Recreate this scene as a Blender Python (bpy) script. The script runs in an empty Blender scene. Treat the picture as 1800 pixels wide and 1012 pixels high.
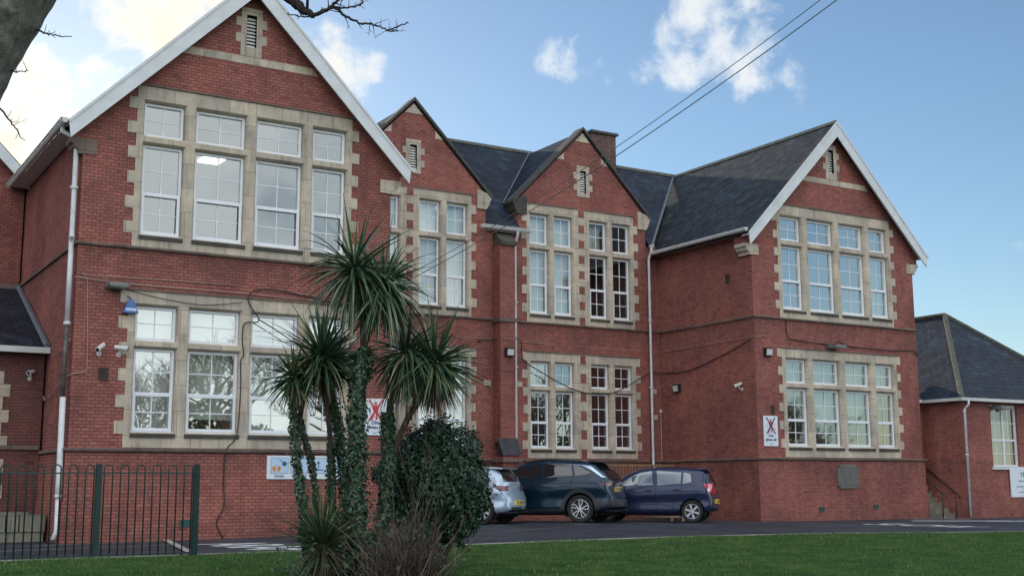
import bpy, bmesh, math, random
import numpy as np
from mathutils import Vector, Matrix
from mathutils.bvhtree import BVHTree
from mathutils.geometry import tessellate_polygon
random.seed(7)
rad = math.radians
sc = bpy.context.scene
COL = sc.collection

# ------------------------------------------------------------------ camera
CAM = Vector((-5.3277, -25.9771, 1.0884))
YAW, PITCH, ROLL, FPX = 0.5488, 0.1605, -0.0047, 2150.8
ca, sa, cp, sp = math.cos(YAW), math.sin(YAW), math.cos(PITCH), math.sin(PITCH)
FW = Vector((sa*cp, ca*cp, sp)); RT = Vector((ca, -sa, 0)); UP = RT.cross(FW)
RR = RT*math.cos(ROLL)+UP*math.sin(ROLL); UU = -RT*math.sin(ROLL)+UP*math.cos(ROLL)
cd = bpy.data.cameras.new('camera'); cam = bpy.data.objects.new('camera', cd); COL.objects.link(cam)
cam.matrix_world = Matrix(((RR.x, UU.x, -FW.x, CAM.x), (RR.y, UU.y, -FW.y, CAM.y), (RR.z, UU.z, -FW.z, CAM.z), (0, 0, 0, 1)))
cd.sensor_width = 36; cd.lens = 36*FPX/1800; cd.clip_end = 3000; cd.clip_start = .05
sc.camera = cam
def at(x, y, d):                      # photo position and depth to a point in the place
    return CAM+(FW+RR*((x-900)/FPX)+UU*((506-y)/FPX))*d

# ------------------------------------------------------------------ light
SUN_EL, SUN_AZ = rad(15.5), rad(9)
sc.view_settings.view_transform = 'Standard'; sc.view_settings.look = 'None'
sc.view_settings.exposure = 0.58; sc.view_settings.gamma = 1
w = bpy.data.worlds.new("World"); sc.world = w; w.use_nodes = True
nt = w.node_tree; nt.nodes.clear()
def N(nt, t, **kw):
    n = nt.nodes.new(t)
    for k, v in kw.items():
        if k.startswith('i_'):
            n.inputs[int(k[2:])].default_value = v
        else: setattr(n, k, v)
    return n
def math_(nt, op, a, b=None, c=None, clamp=False):
    n = nt.nodes.new('ShaderNodeMath'); n.operation = op; n.use_clamp = clamp
    for i, v in enumerate((a, b, c)):
        if v is None: continue
        if isinstance(v, (int, float)): n.inputs[i].default_value = v
        else: nt.links.new(v, n.inputs[i])
    return n.outputs[0]
sky = N(nt, 'ShaderNodeTexSky', sky_type='NISHITA', sun_disc=False, sun_elevation=SUN_EL, sun_rotation=SUN_AZ,
        air_density=1.0, dust_density=.2, ozone_density=1.9)
tc = N(nt, 'ShaderNodeTexCoord'); D = tc.outputs['Generated']
sep = N(nt, 'ShaderNodeSeparateXYZ'); nt.links.new(D, sep.inputs[0])
def noise(nt, vec, scale, detail=6, rough=.6, dist=0):
    n = N(nt, 'ShaderNodeTexNoise'); n.inputs['Scale'].default_value = scale; n.inputs['Detail'].default_value = detail
    n.inputs['Roughness'].default_value = rough; n.inputs['Distortion'].default_value = dist
    nt.links.new(vec, n.inputs['Vector']); return n.outputs['Fac']
def skydir(x, y):
    return (FW+RR*((x-900)/FPX)+UU*((506-y)/FPX)).normalized()
def dotn(dv):
    n = N(nt, 'ShaderNodeVectorMath', operation='DOT_PRODUCT'); nt.links.new(D, n.inputs[0]); n.inputs[1].default_value = dv
    return n.outputs['Value']
# cumulus patches: (x, y, radius in photo px, weight)
BL = [(1250, 55, 80, 1.0), (1195, 95, 60, .9), (1130, 115, 38, .8), (1320, 85, 70, .95), (1365, 120, 50, .8), (1300, 10, 60, .85), (1390, 155, 30, .5),
      (985, 105, 42, .95), (1030, 92, 42, .8), (1070, 85, 30, .6), (1072, 132, 20, .5),
      (560, 95, 60, 1.0), (600, 130, 55, 1.0), (650, 120, 32, .8), (625, 170, 45, .6),
      (270, 15, 95, .95), (170, 0, 60, .8), (340, -30, 100, .9), (60, 170, 80, .95), (170, 150, 50, .85), (90, 235, 110, 1.1), (-60, 230, 160, 1.1), (1790, 445, 22, .5), (1500, -260, 200, .8), (700, -350, 240, .9)]
acc = None
for x, y, r, wt in BL:
    d = dotn(skydir(x, y)); rr = r/FPX
    mr = N(nt, 'ShaderNodeMapRange', interpolation_type='SMOOTHSTEP'); nt.links.new(d, mr.inputs[0])
    mr.inputs[1].default_value = math.cos(rr*1.5); mr.inputs[2].default_value = 1.0; mr.inputs[3].default_value = 0; mr.inputs[4].default_value = wt
    acc = mr.outputs[0] if acc is None else math_(nt, 'MAXIMUM', acc, mr.outputs[0])
n1 = noise(nt, D, 16, 9, .62, .25); n2 = noise(nt, D, 46, 6, .6)
nn = math_(nt, 'ADD', math_(nt, 'MULTIPLY', math_(nt, 'SUBTRACT', n1, .5), 3.0), math_(nt, 'MULTIPLY', math_(nt, 'SUBTRACT', n2, .5), 1.0))
dens = math_(nt, 'ADD', acc, nn)
m1 = N(nt, 'ShaderNodeMapRange', interpolation_type='SMOOTHSTEP'); nt.links.new(dens, m1.inputs[0]); m1.inputs[1].default_value = .46; m1.inputs[2].default_value = 1.4
front = math_(nt, 'MULTIPLY', m1.outputs[0], math_(nt, 'MULTIPLY', math_(nt, 'GREATER_THAN', acc, .001), .95))
# broken cloud added behind the camera, extra bright to fill the shaded facade
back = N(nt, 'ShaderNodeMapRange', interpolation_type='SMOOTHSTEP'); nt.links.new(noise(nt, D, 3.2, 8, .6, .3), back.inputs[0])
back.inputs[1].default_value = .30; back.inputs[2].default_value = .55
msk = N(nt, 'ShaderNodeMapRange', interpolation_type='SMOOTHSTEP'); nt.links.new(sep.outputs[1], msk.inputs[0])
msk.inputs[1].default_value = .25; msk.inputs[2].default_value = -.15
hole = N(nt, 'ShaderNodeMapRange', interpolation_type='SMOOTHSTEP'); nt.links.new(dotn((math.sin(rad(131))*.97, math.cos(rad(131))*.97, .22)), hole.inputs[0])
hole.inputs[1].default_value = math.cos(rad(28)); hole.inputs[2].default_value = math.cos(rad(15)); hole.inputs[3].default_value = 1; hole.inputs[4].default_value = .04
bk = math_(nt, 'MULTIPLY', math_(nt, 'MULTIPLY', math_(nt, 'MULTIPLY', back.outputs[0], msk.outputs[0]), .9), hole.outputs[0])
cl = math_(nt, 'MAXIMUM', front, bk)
sd = Vector((math.sin(SUN_AZ)*math.cos(SUN_EL), math.cos(SUN_AZ)*math.cos(SUN_EL), math.sin(SUN_EL)))
glow = N(nt, 'ShaderNodeMapRange', interpolation_type='SMOOTHSTEP'); nt.links.new(dotn(sd), glow.inputs[0])
glow.inputs[1].default_value = .95; glow.inputs[2].default_value = 1.0
cc = N(nt, 'ShaderNodeMix', data_type='RGBA'); nt.links.new(glow.outputs[0], cc.inputs[0])
cc.inputs[6].default_value = (6.6, 6.8, 6.9, 1); cc.inputs[7].default_value = (8.8, 8.0, 6.3, 1)
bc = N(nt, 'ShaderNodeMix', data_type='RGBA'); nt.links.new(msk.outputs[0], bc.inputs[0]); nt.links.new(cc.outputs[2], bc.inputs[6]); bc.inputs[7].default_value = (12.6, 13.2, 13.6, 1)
# thicker patches are a little greyer inside
shade = N(nt, 'ShaderNodeMapRange'); nt.links.new(dens, shade.inputs[0]); shade.inputs[1].default_value = .9; shade.inputs[2].default_value = 2.2; shade.inputs[3].default_value = 1.0; shade.inputs[4].default_value = .74
cs = N(nt, 'ShaderNodeVectorMath', operation='SCALE'); nt.links.new(bc.outputs[2], cs.inputs[0]); nt.links.new(shade.outputs[0], cs.inputs[3])
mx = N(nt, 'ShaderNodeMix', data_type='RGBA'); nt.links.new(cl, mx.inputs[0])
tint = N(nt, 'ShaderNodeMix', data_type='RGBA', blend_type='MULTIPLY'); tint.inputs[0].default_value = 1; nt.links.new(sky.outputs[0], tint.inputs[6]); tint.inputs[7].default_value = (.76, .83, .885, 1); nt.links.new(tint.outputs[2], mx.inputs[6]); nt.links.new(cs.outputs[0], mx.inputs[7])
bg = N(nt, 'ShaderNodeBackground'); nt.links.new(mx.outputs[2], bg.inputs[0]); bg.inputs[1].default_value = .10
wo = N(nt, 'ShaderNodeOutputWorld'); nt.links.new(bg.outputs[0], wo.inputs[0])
sl = bpy.data.lights.new('sun', 'SUN'); sl.energy = 3; sl.angle = rad(.5); sl.color = (1, .9, .74)
so = bpy.data.objects.new('sun', sl); COL.objects.link(so); so.rotation_euler = sd.to_track_quat('Z', 'Y').to_euler(); so.location = (0, 40, 40)

# ------------------------------------------------------------------ materials
MATS = {}
def newmat(name):
    m = bpy.data.materials.new(name); m.use_nodes = True; MATS[name] = m
    return m, m.node_tree, m.node_tree.nodes['Principled BSDF']
def bump(nt, b, h, s=.3, d=.02):
    n = N(nt, 'ShaderNodeBump'); n.inputs['Strength'].default_value = s; n.inputs['Distance'].default_value = d
    nt.links.new(h, n.inputs['Height']); nt.links.new(n.outputs[0], b.inputs['Normal'])
def ramp(nt, f, stops):
    n = N(nt, 'ShaderNodeValToRGB'); e = n.color_ramp.elements
    while len(e) < len(stops): e.new(.5)
    for i, (p, c) in enumerate(stops): e[i].position = p; e[i].color = (*c, 1)
    nt.links.new(f, n.inputs[0]); return n.outputs[0]
def mixc(nt, f, a, b, mode='MIX'):
    n = N(nt, 'ShaderNodeMix', data_type='RGBA', blend_type=mode)
    for i, v in ((0, f), (6, a), (7, b)):
        if isinstance(v, (int, float)): n.inputs[i].default_value = v
        elif isinstance(v, tuple): n.inputs[i].default_value = (*v, 1)
        else: nt.links.new(v, n.inputs[i])
    return n.outputs[2]
def simple(name, c, rough=.6, metal=0, var=.15, scale=6, bmp=0, spec=.5, coat=0):
    m, t, b = newmat(name)
    g = N(t, 'ShaderNodeNewGeometry'); f = noise(t, g.outputs['Position'], scale, 5)
    t.links.new(ramp(t, f, [(.3, tuple(x*(1-var) for x in c)), (.7, tuple(min(1, x*(1+var)) for x in c))]), b.inputs['Base Color'])
    b.inputs['Roughness'].default_value = rough; b.inputs['Metallic'].default_value = metal
    b.inputs['Specular IOR Level'].default_value = spec; b.inputs['Coat Weight'].default_value = coat; b.inputs['Coat Roughness'].default_value = .03
    if bmp: bump(t, b, noise(t, g.outputs['Position'], scale*8, 4), bmp, .01)
    return m
def brickmat(name, c1, c2, mortar, dirt, uvmode=False, bw=.165, bh=.070, ms=.012, dark=(.03, .02, .018)):
    m, t, b = newmat(name)
    g = N(t, 'ShaderNodeNewGeometry'); s = N(t, 'ShaderNodeSeparateXYZ'); t.links.new(g.outputs['Position'], s.inputs[0])
    sn = N(t, 'ShaderNodeSeparateXYZ'); t.links.new(g.outputs['True Normal'], sn.inputs[0])
    side = math_(t, 'GREATER_THAN', math_(t, 'ABSOLUTE', sn.outputs[0]), .7)
    mu = N(t, 'ShaderNodeMix'); t.links.new(side, mu.inputs[0]); t.links.new(s.outputs[0], mu.inputs[2]); t.links.new(s.outputs[1], mu.inputs[3])
    cx = N(t, 'ShaderNodeCombineXYZ'); t.links.new(mu.outputs[0], cx.inputs[0]); t.links.new(s.outputs[2], cx.inputs[1])
    br = N(t, 'ShaderNodeTexBrick', offset=.5, squash=1); t.links.new(cx.outputs[0], br.inputs['Vector'])
    br.inputs['Scale'].default_value = 1; br.inputs['Brick Width'].default_value = bw; br.inputs['Row Height'].default_value = bh
    br.inputs['Mortar Size'].default_value = ms; br.inputs['Mortar Smooth'].default_value = .3; br.inputs['Bias'].default_value = -.1
    br.inputs['Color1'].default_value = (*c1, 1); br.inputs['Color2'].default_value = (*c2, 1); br.inputs['Mortar'].default_value = (*mortar, 1)
    P = g.outputs['Position']
    big = ramp(t, noise(t, P, .55, 6, .65), [(.28, (.60, .60, .64)), (.5, (.96, .97, 1)), (.72, (1.25, 1.2, 1.14))])
    c = mixc(t, 1.0, br.outputs['Color'], big, 'MULTIPLY')
    # scattered dark burnt bricks and pale blooms
    cell = N(t, 'ShaderNodeTexWhiteNoise', noise_dimensions='2D'); vm = N(t, 'ShaderNodeVectorMath', operation='SNAP')
    t.links.new(cx.outputs[0], vm.inputs[0]); vm.inputs[1].default_value = (bw, bh, 1); t.links.new(vm.outputs[0], cell.inputs['Vector'])
    bf = math_(t, 'MULTIPLY', math_(t, 'GREATER_THAN', cell.outputs['Value'], .93), .22)
    c = mixc(t, bf, c, dark)
    # rain streaks
    st = N(t, 'ShaderNodeMapping'); st.inputs['Scale'].default_value = (5, 5, .45); t.links.new(P, st.inputs[0])
    sf = ramp(t, noise(t, st.outputs[0], 1.0, 5, .7), [(.50, (0, 0, 0)), (.75, (1, 1, 1))])
    c = mixc(t, math_(t, 'MULTIPLY', sf, dirt), c, dark)
    fl = ramp(t, noise(t, P, 2.3, 6, .7), [(.62, (0, 0, 0)), (.8, (1, 1, 1))])
    c = mixc(t, math_(t, 'MULTIPLY', fl, .18), c, (.42, .3, .27))
    if name == 'brick':      # soot and damp gathered below the string courses and at the foot
        for za, zb in ((5.45, 6.05), (1.25, 1.85), (.55, -.1)):
            mz = N(t, 'ShaderNodeMapRange'); t.links.new(s.outputs[2], mz.inputs[0]); mz.inputs[1].default_value = za; mz.inputs[2].default_value = zb
            inb = math_(t, 'LESS_THAN', s.outputs[2], max(za, zb)); f_ = math_(t, 'MULTIPLY', math_(t, 'MULTIPLY', mz.outputs[0], inb), ramp(t, noise(t, st.outputs[0], 1.7, 6, .7), [(.38, (0, 0, 0)), (.68, (1, 1, 1))]))
            c = mixc(t, math_(t, 'MULTIPLY', f_, .55), c, (.07, .045, .04))
    t.links.new(c, b.inputs['Base Color']); b.inputs['Roughness'].default_value = .88; b.inputs['Specular IOR Level'].default_value = .25
    h = math_(t, 'ADD', math_(t, 'MULTIPLY', br.outputs['Fac'], -1), math_(t, 'MULTIPLY', noise(t, P, 60, 3), .5))
    bump(t, b, h, .55, .008)
    return m
brickmat('brick', (.42, .148, .118), (.29, .100, .083), (.175, .080, .068), .30)
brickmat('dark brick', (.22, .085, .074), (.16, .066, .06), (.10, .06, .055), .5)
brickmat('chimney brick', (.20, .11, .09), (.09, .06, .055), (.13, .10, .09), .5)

def stonemat(name, c, stain=.5):
    m, t, b = newmat(name); g = N(t, 'ShaderNodeNewGeometry'); P = g.outputs['Position']
    s = N(t, 'ShaderNodeMapping'); s.inputs['Scale'].default_value = (6, 6, .9); t.links.new(P, s.inputs[0])
    base = ramp(t, noise(t, P, 2.5, 6, .6), [(.3, tuple(x*.8 for x in c)), (.7, tuple(min(1, x*1.18) for x in c))])
    f = ramp(t, noise(t, s.outputs[0], 1, 6, .7), [(.52, (0, 0, 0)), (.74, (1, 1, 1))])
    c2 = mixc(t, math_(t, 'MULTIPLY', f, stain), base, (.075, .07, .058))
    f3 = ramp(t, noise(t, P, 9, 5, .7), [(.58, (0, 0, 0)), (.72, (1, 1, 1))])
    c2 = mixc(t, math_(t, 'MULTIPLY', f3, stain*.5), c2, (.16, .15, .12))
    sx_ = N(t, 'ShaderNodeSeparateXYZ'); t.links.new(P, sx_.inputs[0]); cb = N(t, 'ShaderNodeCombineXYZ'); t.links.new(math_(t, 'ADD', sx_.outputs[0], sx_.outputs[1]), cb.inputs[0]); t.links.new(sx_.outputs[2], cb.inputs[1])
    bj = N(t, 'ShaderNodeTexBrick', offset=.5); t.links.new(cb.outputs[0], bj.inputs['Vector']); bj.inputs['Scale'].default_value = 1; bj.inputs['Brick Width'].default_value = .62; bj.inputs['Row Height'].default_value = .54
    bj.inputs['Mortar Size'].default_value = .006; bj.inputs['Color1'].default_value = (1.12, 1.1, 1.06, 1); bj.inputs['Color2'].default_value = (.84, .84, .86, 1); bj.inputs['Mortar'].default_value = (.5, .48, .45, 1)
    c2 = mixc(t, 1.0, c2, bj.outputs['Color'], 'MULTIPLY')
    t.links.new(c2, b.inputs['Base Color']); b.inputs['Roughness'].default_value = .9; b.inputs['Specular IOR Level'].default_value = .2
    bump(t, b, noise(t, P, 40, 5), .4, .006); return m
stonemat('stone', (.53, .46, .375), .5)
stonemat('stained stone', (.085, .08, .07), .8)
stonemat('string stone', (.19, .145, .125), .7)
stonemat('step stone', (.24, .23, .19), .6)
stonemat('plaque stone', (.17, .165, .16), .5)
stonemat('kerb', (.36, .34, .31), .4)

def slatemat(name, c1, c2, moss=.0):
    m, t, b = newmat(name); u = N(t, 'ShaderNodeUVMap'); g = N(t, 'ShaderNodeNewGeometry'); P = g.outputs['Position']
    br = N(t, 'ShaderNodeTexBrick', offset=.5); t.links.new(u.outputs[0], br.inputs['Vector']); br.inputs['Scale'].default_value = 1
    br.inputs['Brick Width'].default_value = .30; br.inputs['Row Height'].default_value = .22; br.inputs['Mortar Size'].default_value = .014
    br.inputs['Color1'].default_value = (*c1, 1); br.inputs['Color2'].default_value = (*c2, 1); br.inputs['Mortar'].default_value = (.008, .009, .012, 1)
    cell = N(t, 'ShaderNodeTexWhiteNoise', noise_dimensions='2D'); vm = N(t, 'ShaderNodeVectorMath', operation='SNAP')
    t.links.new(u.outputs[0], vm.inputs[0]); vm.inputs[1].default_value = (.3, .22, 1); t.links.new(vm.outputs[0], cell.inputs['Vector'])
    c = mixc(t, math_(t, 'MULTIPLY', math_(t, 'GREATER_THAN', cell.outputs['Value'], .88), .4), br.outputs['Color'], tuple(x*2.4 for x in c1))
    c = mixc(t, 1.0, c, ramp(t, noise(t, P, .9, 6, .65), [(.3, (.65, .65, .65)), (.7, (1.35, 1.3, 1.25))]), 'MULTIPLY')
    if moss:
        su = N(t, 'ShaderNodeSeparateXYZ'); t.links.new(u.outputs[0], su.inputs[0])
        f = ramp(t, noise(t, P, 3.5, 7, .7), [(.47, (0, 0, 0)), (.66, (1, 1, 1))])
        c = mixc(t, math_(t, 'MULTIPLY', f, moss), c, (.10, .098, .055))
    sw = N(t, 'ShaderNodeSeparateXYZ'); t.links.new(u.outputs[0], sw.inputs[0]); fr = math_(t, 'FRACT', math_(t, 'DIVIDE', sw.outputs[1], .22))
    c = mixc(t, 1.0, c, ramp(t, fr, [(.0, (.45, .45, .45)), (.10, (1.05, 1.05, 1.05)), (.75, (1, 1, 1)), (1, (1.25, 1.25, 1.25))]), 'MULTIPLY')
    t.links.new(c, b.inputs['Base Color']); b.inputs['Roughness'].default_value = .6; b.inputs['Specular IOR Level'].default_value = .3
    # each course overlaps the next: a saw-tooth height along the slope
    sv = N(t, 'ShaderNodeSeparateXYZ'); t.links.new(u.outputs[0], sv.inputs[0])
    saw = math_(t, 'FRACT', math_(t, 'DIVIDE', sv.outputs[1], .22))
    h = math_(t, 'ADD', math_(t, 'SUBTRACT', math_(t, 'MULTIPLY', br.outputs['Fac'], -.6), saw), math_(t, 'ADD', math_(t, 'MULTIPLY', cell.outputs['Value'], .6), math_(t, 'MULTIPLY', noise(t, P, 30, 4), .3)))
    bump(t, b, h, .8, .02); return m
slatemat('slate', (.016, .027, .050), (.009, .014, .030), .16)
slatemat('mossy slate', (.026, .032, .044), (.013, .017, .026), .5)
slatemat('plain tile', (.10, .062, .05), (.07, .045, .04), .3)

simple('white upvc', (.80, .82, .86), .3, var=.03)
simple('white paint', (.66, .68, .70), .45, var=.10, scale=3)
simple('gutter paint', (.58, .59, .58), .4, var=.12, scale=3)
simple('pipe paint', (.62, .62, .64), .4, var=.14, scale=4)
simple('rusty pipe', (.10, .085, .08), .6, var=.5, scale=9)
simple('lead', (.13, .15, .18), .5, var=.2)
simple('dark coping', (.075, .072, .068), .85, var=.35, scale=6, bmp=.3)
simple('cap slate', (.035, .037, .045), .7, var=.4, scale=5, bmp=.3)
simple('ridge tile', (.085, .088, .07), .85, var=.4, scale=5, bmp=.3)
simple('room wall', (.74, .75, .70), .8, var=.03)
simple('room ceiling', (.80, .80, .76), .8, var=.02)
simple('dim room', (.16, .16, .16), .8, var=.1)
simple('blind', (.76, .78, .72), .8, var=.05, scale=2)
simple('curtain', (.50, .48, .45), .85, var=.1)
simple('black plastic', (.02, .02, .022), .45, var=.1)
simple('grey plastic', (.30, .31, .31), .45, var=.1)
simple('weathered grey', (.17, .17, .16), .6, var=.3)
simple('pale plastic', (.62, .62, .60), .4, var=.08)
simple('blue lens', (.05, .14, .42), .25, var=.1)
simple('vent green', (.03, .10, .085), .5, var=.15)
simple('vent brown', (.055, .038, .028), .7, var=.3)
simple('louvre', (.80, .79, .77), .5, var=.15)
simple('cable black', (.025, .022, .022), .6, var=.1)
simple('cable pale', (.36, .25, .22), .6, var=.1)
simple('cable grey', (.16, .16, .17), .6, var=.1)
simple('sign white', (.74, .79, .86), .35, var=.02)
simple('sign blue panel', (.50, .66, .86), .4, var=.02)
simple('sign ink', (.03, .06, .14), .5, var=.05)
simple('sign red', (.55, .04, .06), .5, var=.05)
simple('sign orange', (.80, .30, .06), .5, var=.05)
simple('sign teal', (.02, .12, .16), .5, var=.05)
simple('sign pink', (.75, .40, .38), .5, var=.05)
simple('sign maroon', (.14, .02, .03), .5, var=.05)
simple('star yellow', (.75, .72, .10), .5, var=.02)
simple('fence green', (.010, .042, .038), .45, var=.15)
simple('rail iron', (.05, .035, .03), .5, var=.3)
simple('rail wood', (.24, .16, .085), .8, var=.25)
simple('pallet wood', (.30, .24, .17), .85, var=.25)
simple('hazard yellow', (.65, .48, .03), .5)
simple('tyre', (.018, .018, .019), .8, var=.2, scale=30)
simple('alloy', (.62, .64, .67), .3, metal=.6, var=.05)
simple('dark alloy', (.03, .03, .032), .5, var=.1)
simple('hubcap', (.60, .62, .66), .35, metal=.3, var=.05)
simple('car plastic', (.025, .032, .04), .55, var=.1)
simple('teal paint', (.004, .022, .045), .25, metal=.3, var=.04, coat=.55, spec=.3)
simple('blue paint', (.020, .028, .075), .28, metal=.3, var=.04, coat=.6, spec=.3)
simple('silver paint', (.42, .52, .64), .3, metal=.45, var=.04, coat=1)
simple('chrome strip', (.50, .60, .74), .25, metal=.7, var=.04)
simple('tail red', (.50, .015, .025), .12, var=.1, coat=1)
simple('tail dark red', (.16, .02, .035), .12, var=.1, coat=1)
simple('lamp clear', (.5, .52, .55), .15, var=.1, coat=1)
simple('plate yellow', (.75, .55, .04), .4, var=.04)
simple('underbody', (.008, .008, .009), .9, var=.1)
m, t, b = newmat('car glass'); b.inputs['Base Color'].default_value = (.012, .016, .02, 1); b.inputs['Roughness'].default_value = .03; b.inputs['Specular IOR Level'].default_value = 1.0; b.inputs['IOR'].default_value = 1.55
m, t, b = newmat('pale car glass'); b.inputs['Base Color'].default_value = (.10, .13, .16, 1); b.inputs['Roughness'].default_value = .03; b.inputs['Specular IOR Level'].default_value = 1.0; b.inputs['IOR'].default_value = 1.8

def glassmat(name, refl, wave=.35):
    m, t, b = newmat(name); t.nodes.remove(b); out = t.nodes['Material Output']
    g = N(t, 'ShaderNodeNewGeometry')
    tr = N(t, 'ShaderNodeBsdfTransparent'); tr.inputs[0].default_value = (.93, .96, .94, 1)
    gl = N(t, 'ShaderNodeBsdfGlossy'); gl.inputs['Roughness'].default_value = .012; gl.inputs[0].default_value = (.94, .98, .96, 1)
    n = N(t, 'ShaderNodeBump'); n.inputs['Strength'].default_value = wave; n.inputs['Distance'].default_value = .01
    t.links.new(noise(t, g.outputs['Position'], 1.6, 2), n.inputs['Height']); t.links.new(n.outputs[0], gl.inputs['Normal'])
    lw = N(t, 'ShaderNodeLayerWeight'); lw.inputs[0].default_value = .35
    f = math_(t, 'ADD', math_(t, 'MULTIPLY', lw.outputs['Facing'], .35), refl, clamp=True)
    mxs = N(t, 'ShaderNodeMixShader'); t.links.new(f, mxs.inputs[0]); t.links.new(tr.outputs[0], mxs.inputs[1]); t.links.new(gl.outputs[0], mxs.inputs[2])
    t.links.new(mxs.outputs[0], out.inputs['Surface']); return m
glassmat('window glass', .24, .03); glassmat('reflective glass', .36, .035); glassmat('clear glass', .10); glassmat('sky glass', .55, .03)
def emis(name, c, s):
    m, t, b = newmat(name); b.inputs['Emission Color'].default_value = (*c, 1); b.inputs['Emission Strength'].default_value = s; b.inputs['Base Color'].default_value = (.8, .8, .8, 1)
emis('lit panel', (1, .95, .86), 1.5)

def leafmat(name, stops, rough=.5, trans=0, spec=.4):
    m, t, b = newmat(name); g = N(t, 'ShaderNodeNewGeometry')
    t.links.new(ramp(t, g.outputs['Random Per Island'], stops), b.inputs['Base Color'])
    b.inputs['Roughness'].default_value = rough; b.inputs['Specular IOR Level'].default_value = spec; return m
leafmat('ivy leaf', [(0, (.012, .040, .020)), (.6, (.028, .078, .036)), (1, (.075, .14, .065))], .35, spec=.6)
leafmat('bush leaf', [(0, (.010, .032, .018)), (.6, (.020, .058, .030)), (1, (.05, .11, .055))], .4, spec=.45)
leafmat('sword leaf', [(0, (.024, .060, .034)), (.45, (.065, .125, .066)), (.8, (.14, .20, .10)), (.95, (.23, .27, .13)), (1, (.32, .28, .14))], .33, spec=.7)
leafmat('yellow sword leaf', [(0, (.02, .05, .022)), (.6, (.045, .09, .038)), (1, (.20, .19, .09))], .5)
leafmat('dead leaf', [(0, (.035, .025, .022)), (.5, (.08, .055, .042)), (1, (.17, .12, .085))], .8)
leafmat('twig', [(0, (.035, .024, .02)), (.6, (.085, .06, .048)), (.9, (.16, .12, .09)), (1, (.32, .25, .18))], .8)
leafmat('grass blade', [(0, (.026, .072, .017)), (.6, (.055, .135, .028)), (.9, (.11, .18, .045)), (1, (.26, .25, .11))], .6)
leafmat('far foliage', [(0, (.010, .026, .010)), (1, (.04, .07, .025))], .7)
def barkmat(name, a, bcol, lich, sc_=6):
    m, t, b = newmat(name); g = N(t, 'ShaderNodeNewGeometry'); P = g.outputs['Position']
    mp = N(t, 'ShaderNodeMapping'); mp.inputs['Scale'].default_value = (1, 1, .35); t.links.new(P, mp.inputs[0])
    c = ramp(t, noise(t, mp.outputs[0], sc_*4, 7, .7), [(.35, a), (.65, bcol)])
    f = ramp(t, noise(t, P, sc_*2.2, 6, .7), [(.5, (0, 0, 0)), (.62, (1, 1, 1))])
    c = mixc(t, math_(t, 'MULTIPLY', f, .7), c, lich)
    t.links.new(c, b.inputs['Base Color']); b.inputs['Roughness'].default_value = .95
    bump(t, b, noise(t, mp.outputs[0], sc_*5, 8, .75), 1.0, .03)
barkmat('bark', (.11, .10, .092), (.30, .275, .25), (.38, .39, .34), 5)
barkmat('palm trunk', (.05, .038, .028), (.15, .11, .075), (.10, .085, .06), 9)
barkmat('twig bark', (.03, .022, .02), (.075, .055, .05), (.10, .09, .075), 9)

m, t, b = newmat('asphalt'); g = N(t, 'ShaderNodeNewGeometry'); P = g.outputs['Position']
c = ramp(t, noise(t, P, .45, 8, .7), [(.34, (.016, .020, .030)), (.5, (.032, .037, .050)), (.62, (.046, .052, .066))])
vr = N(t, 'ShaderNodeTexVoronoi', feature='DISTANCE_TO_EDGE'); vr.inputs['Scale'].default_value = .55; t.links.new(P, vr.inputs['Vector'])
c = mixc(t, ramp(t, vr.outputs['Distance'], [(.0, (1, 1, 1)), (.012, (0, 0, 0))]), c, (.012, .013, .017))
c = mixc(t, 1, c, ramp(t, noise(t, P, 45, 4), [(.35, (.6, .6, .6)), (.65, (1.4, 1.4, 1.4))]), 'MULTIPLY')
t.links.new(c, b.inputs['Base Color']); b.inputs['Roughness'].default_value = .62; b.inputs['Specular IOR Level'].default_value = .35; bump(t, b, noise(t, P, 90, 4), .5, .006)
m, t, b = newmat('lawn'); g = N(t, 'ShaderNodeNewGeometry'); P = g.outputs['Position']
c = ramp(t, noise(t, P, 1.3, 8, .7), [(.3, (.020, .056, .014)), (.48, (.042, .100, .022)), (.64, (.085, .14, .035)), (.78, (.115, .12, .05))])
c = mixc(t, 1, c, ramp(t, noise(t, P, 30, 4), [(.35, (.5, .5, .5)), (.65, (1.45, 1.45, 1.35))]), 'MULTIPLY')
t.links.new(c, b.inputs['Base Color']); b.inputs['Roughness'].default_value = .95; b.inputs['Specular IOR Level'].default_value = .1; bump(t, b, noise(t, P, 40, 5), 1, .03)
m, t, b = newmat('road paint'); g = N(t, 'ShaderNodeNewGeometry'); P = g.outputs['Position']
c = ramp(t, noise(t, P, 14, 6, .7), [(.30, (.14, .14, .15)), (.42, (.60, .61, .63))])
t.links.new(c, b.inputs['Base Color']); b.inputs['Roughness'].default_value = .7
m, t, b = newmat('faded paint'); g = N(t, 'ShaderNodeNewGeometry'); P = g.outputs['Position']
c = ramp(t, noise(t, P, 14, 6, .7), [(.36, (.05, .055, .065)), (.62, (.26, .25, .24))])
t.links.new(c, b.inputs['Base Color']); b.inputs['Roughness'].default_value = .7

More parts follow.
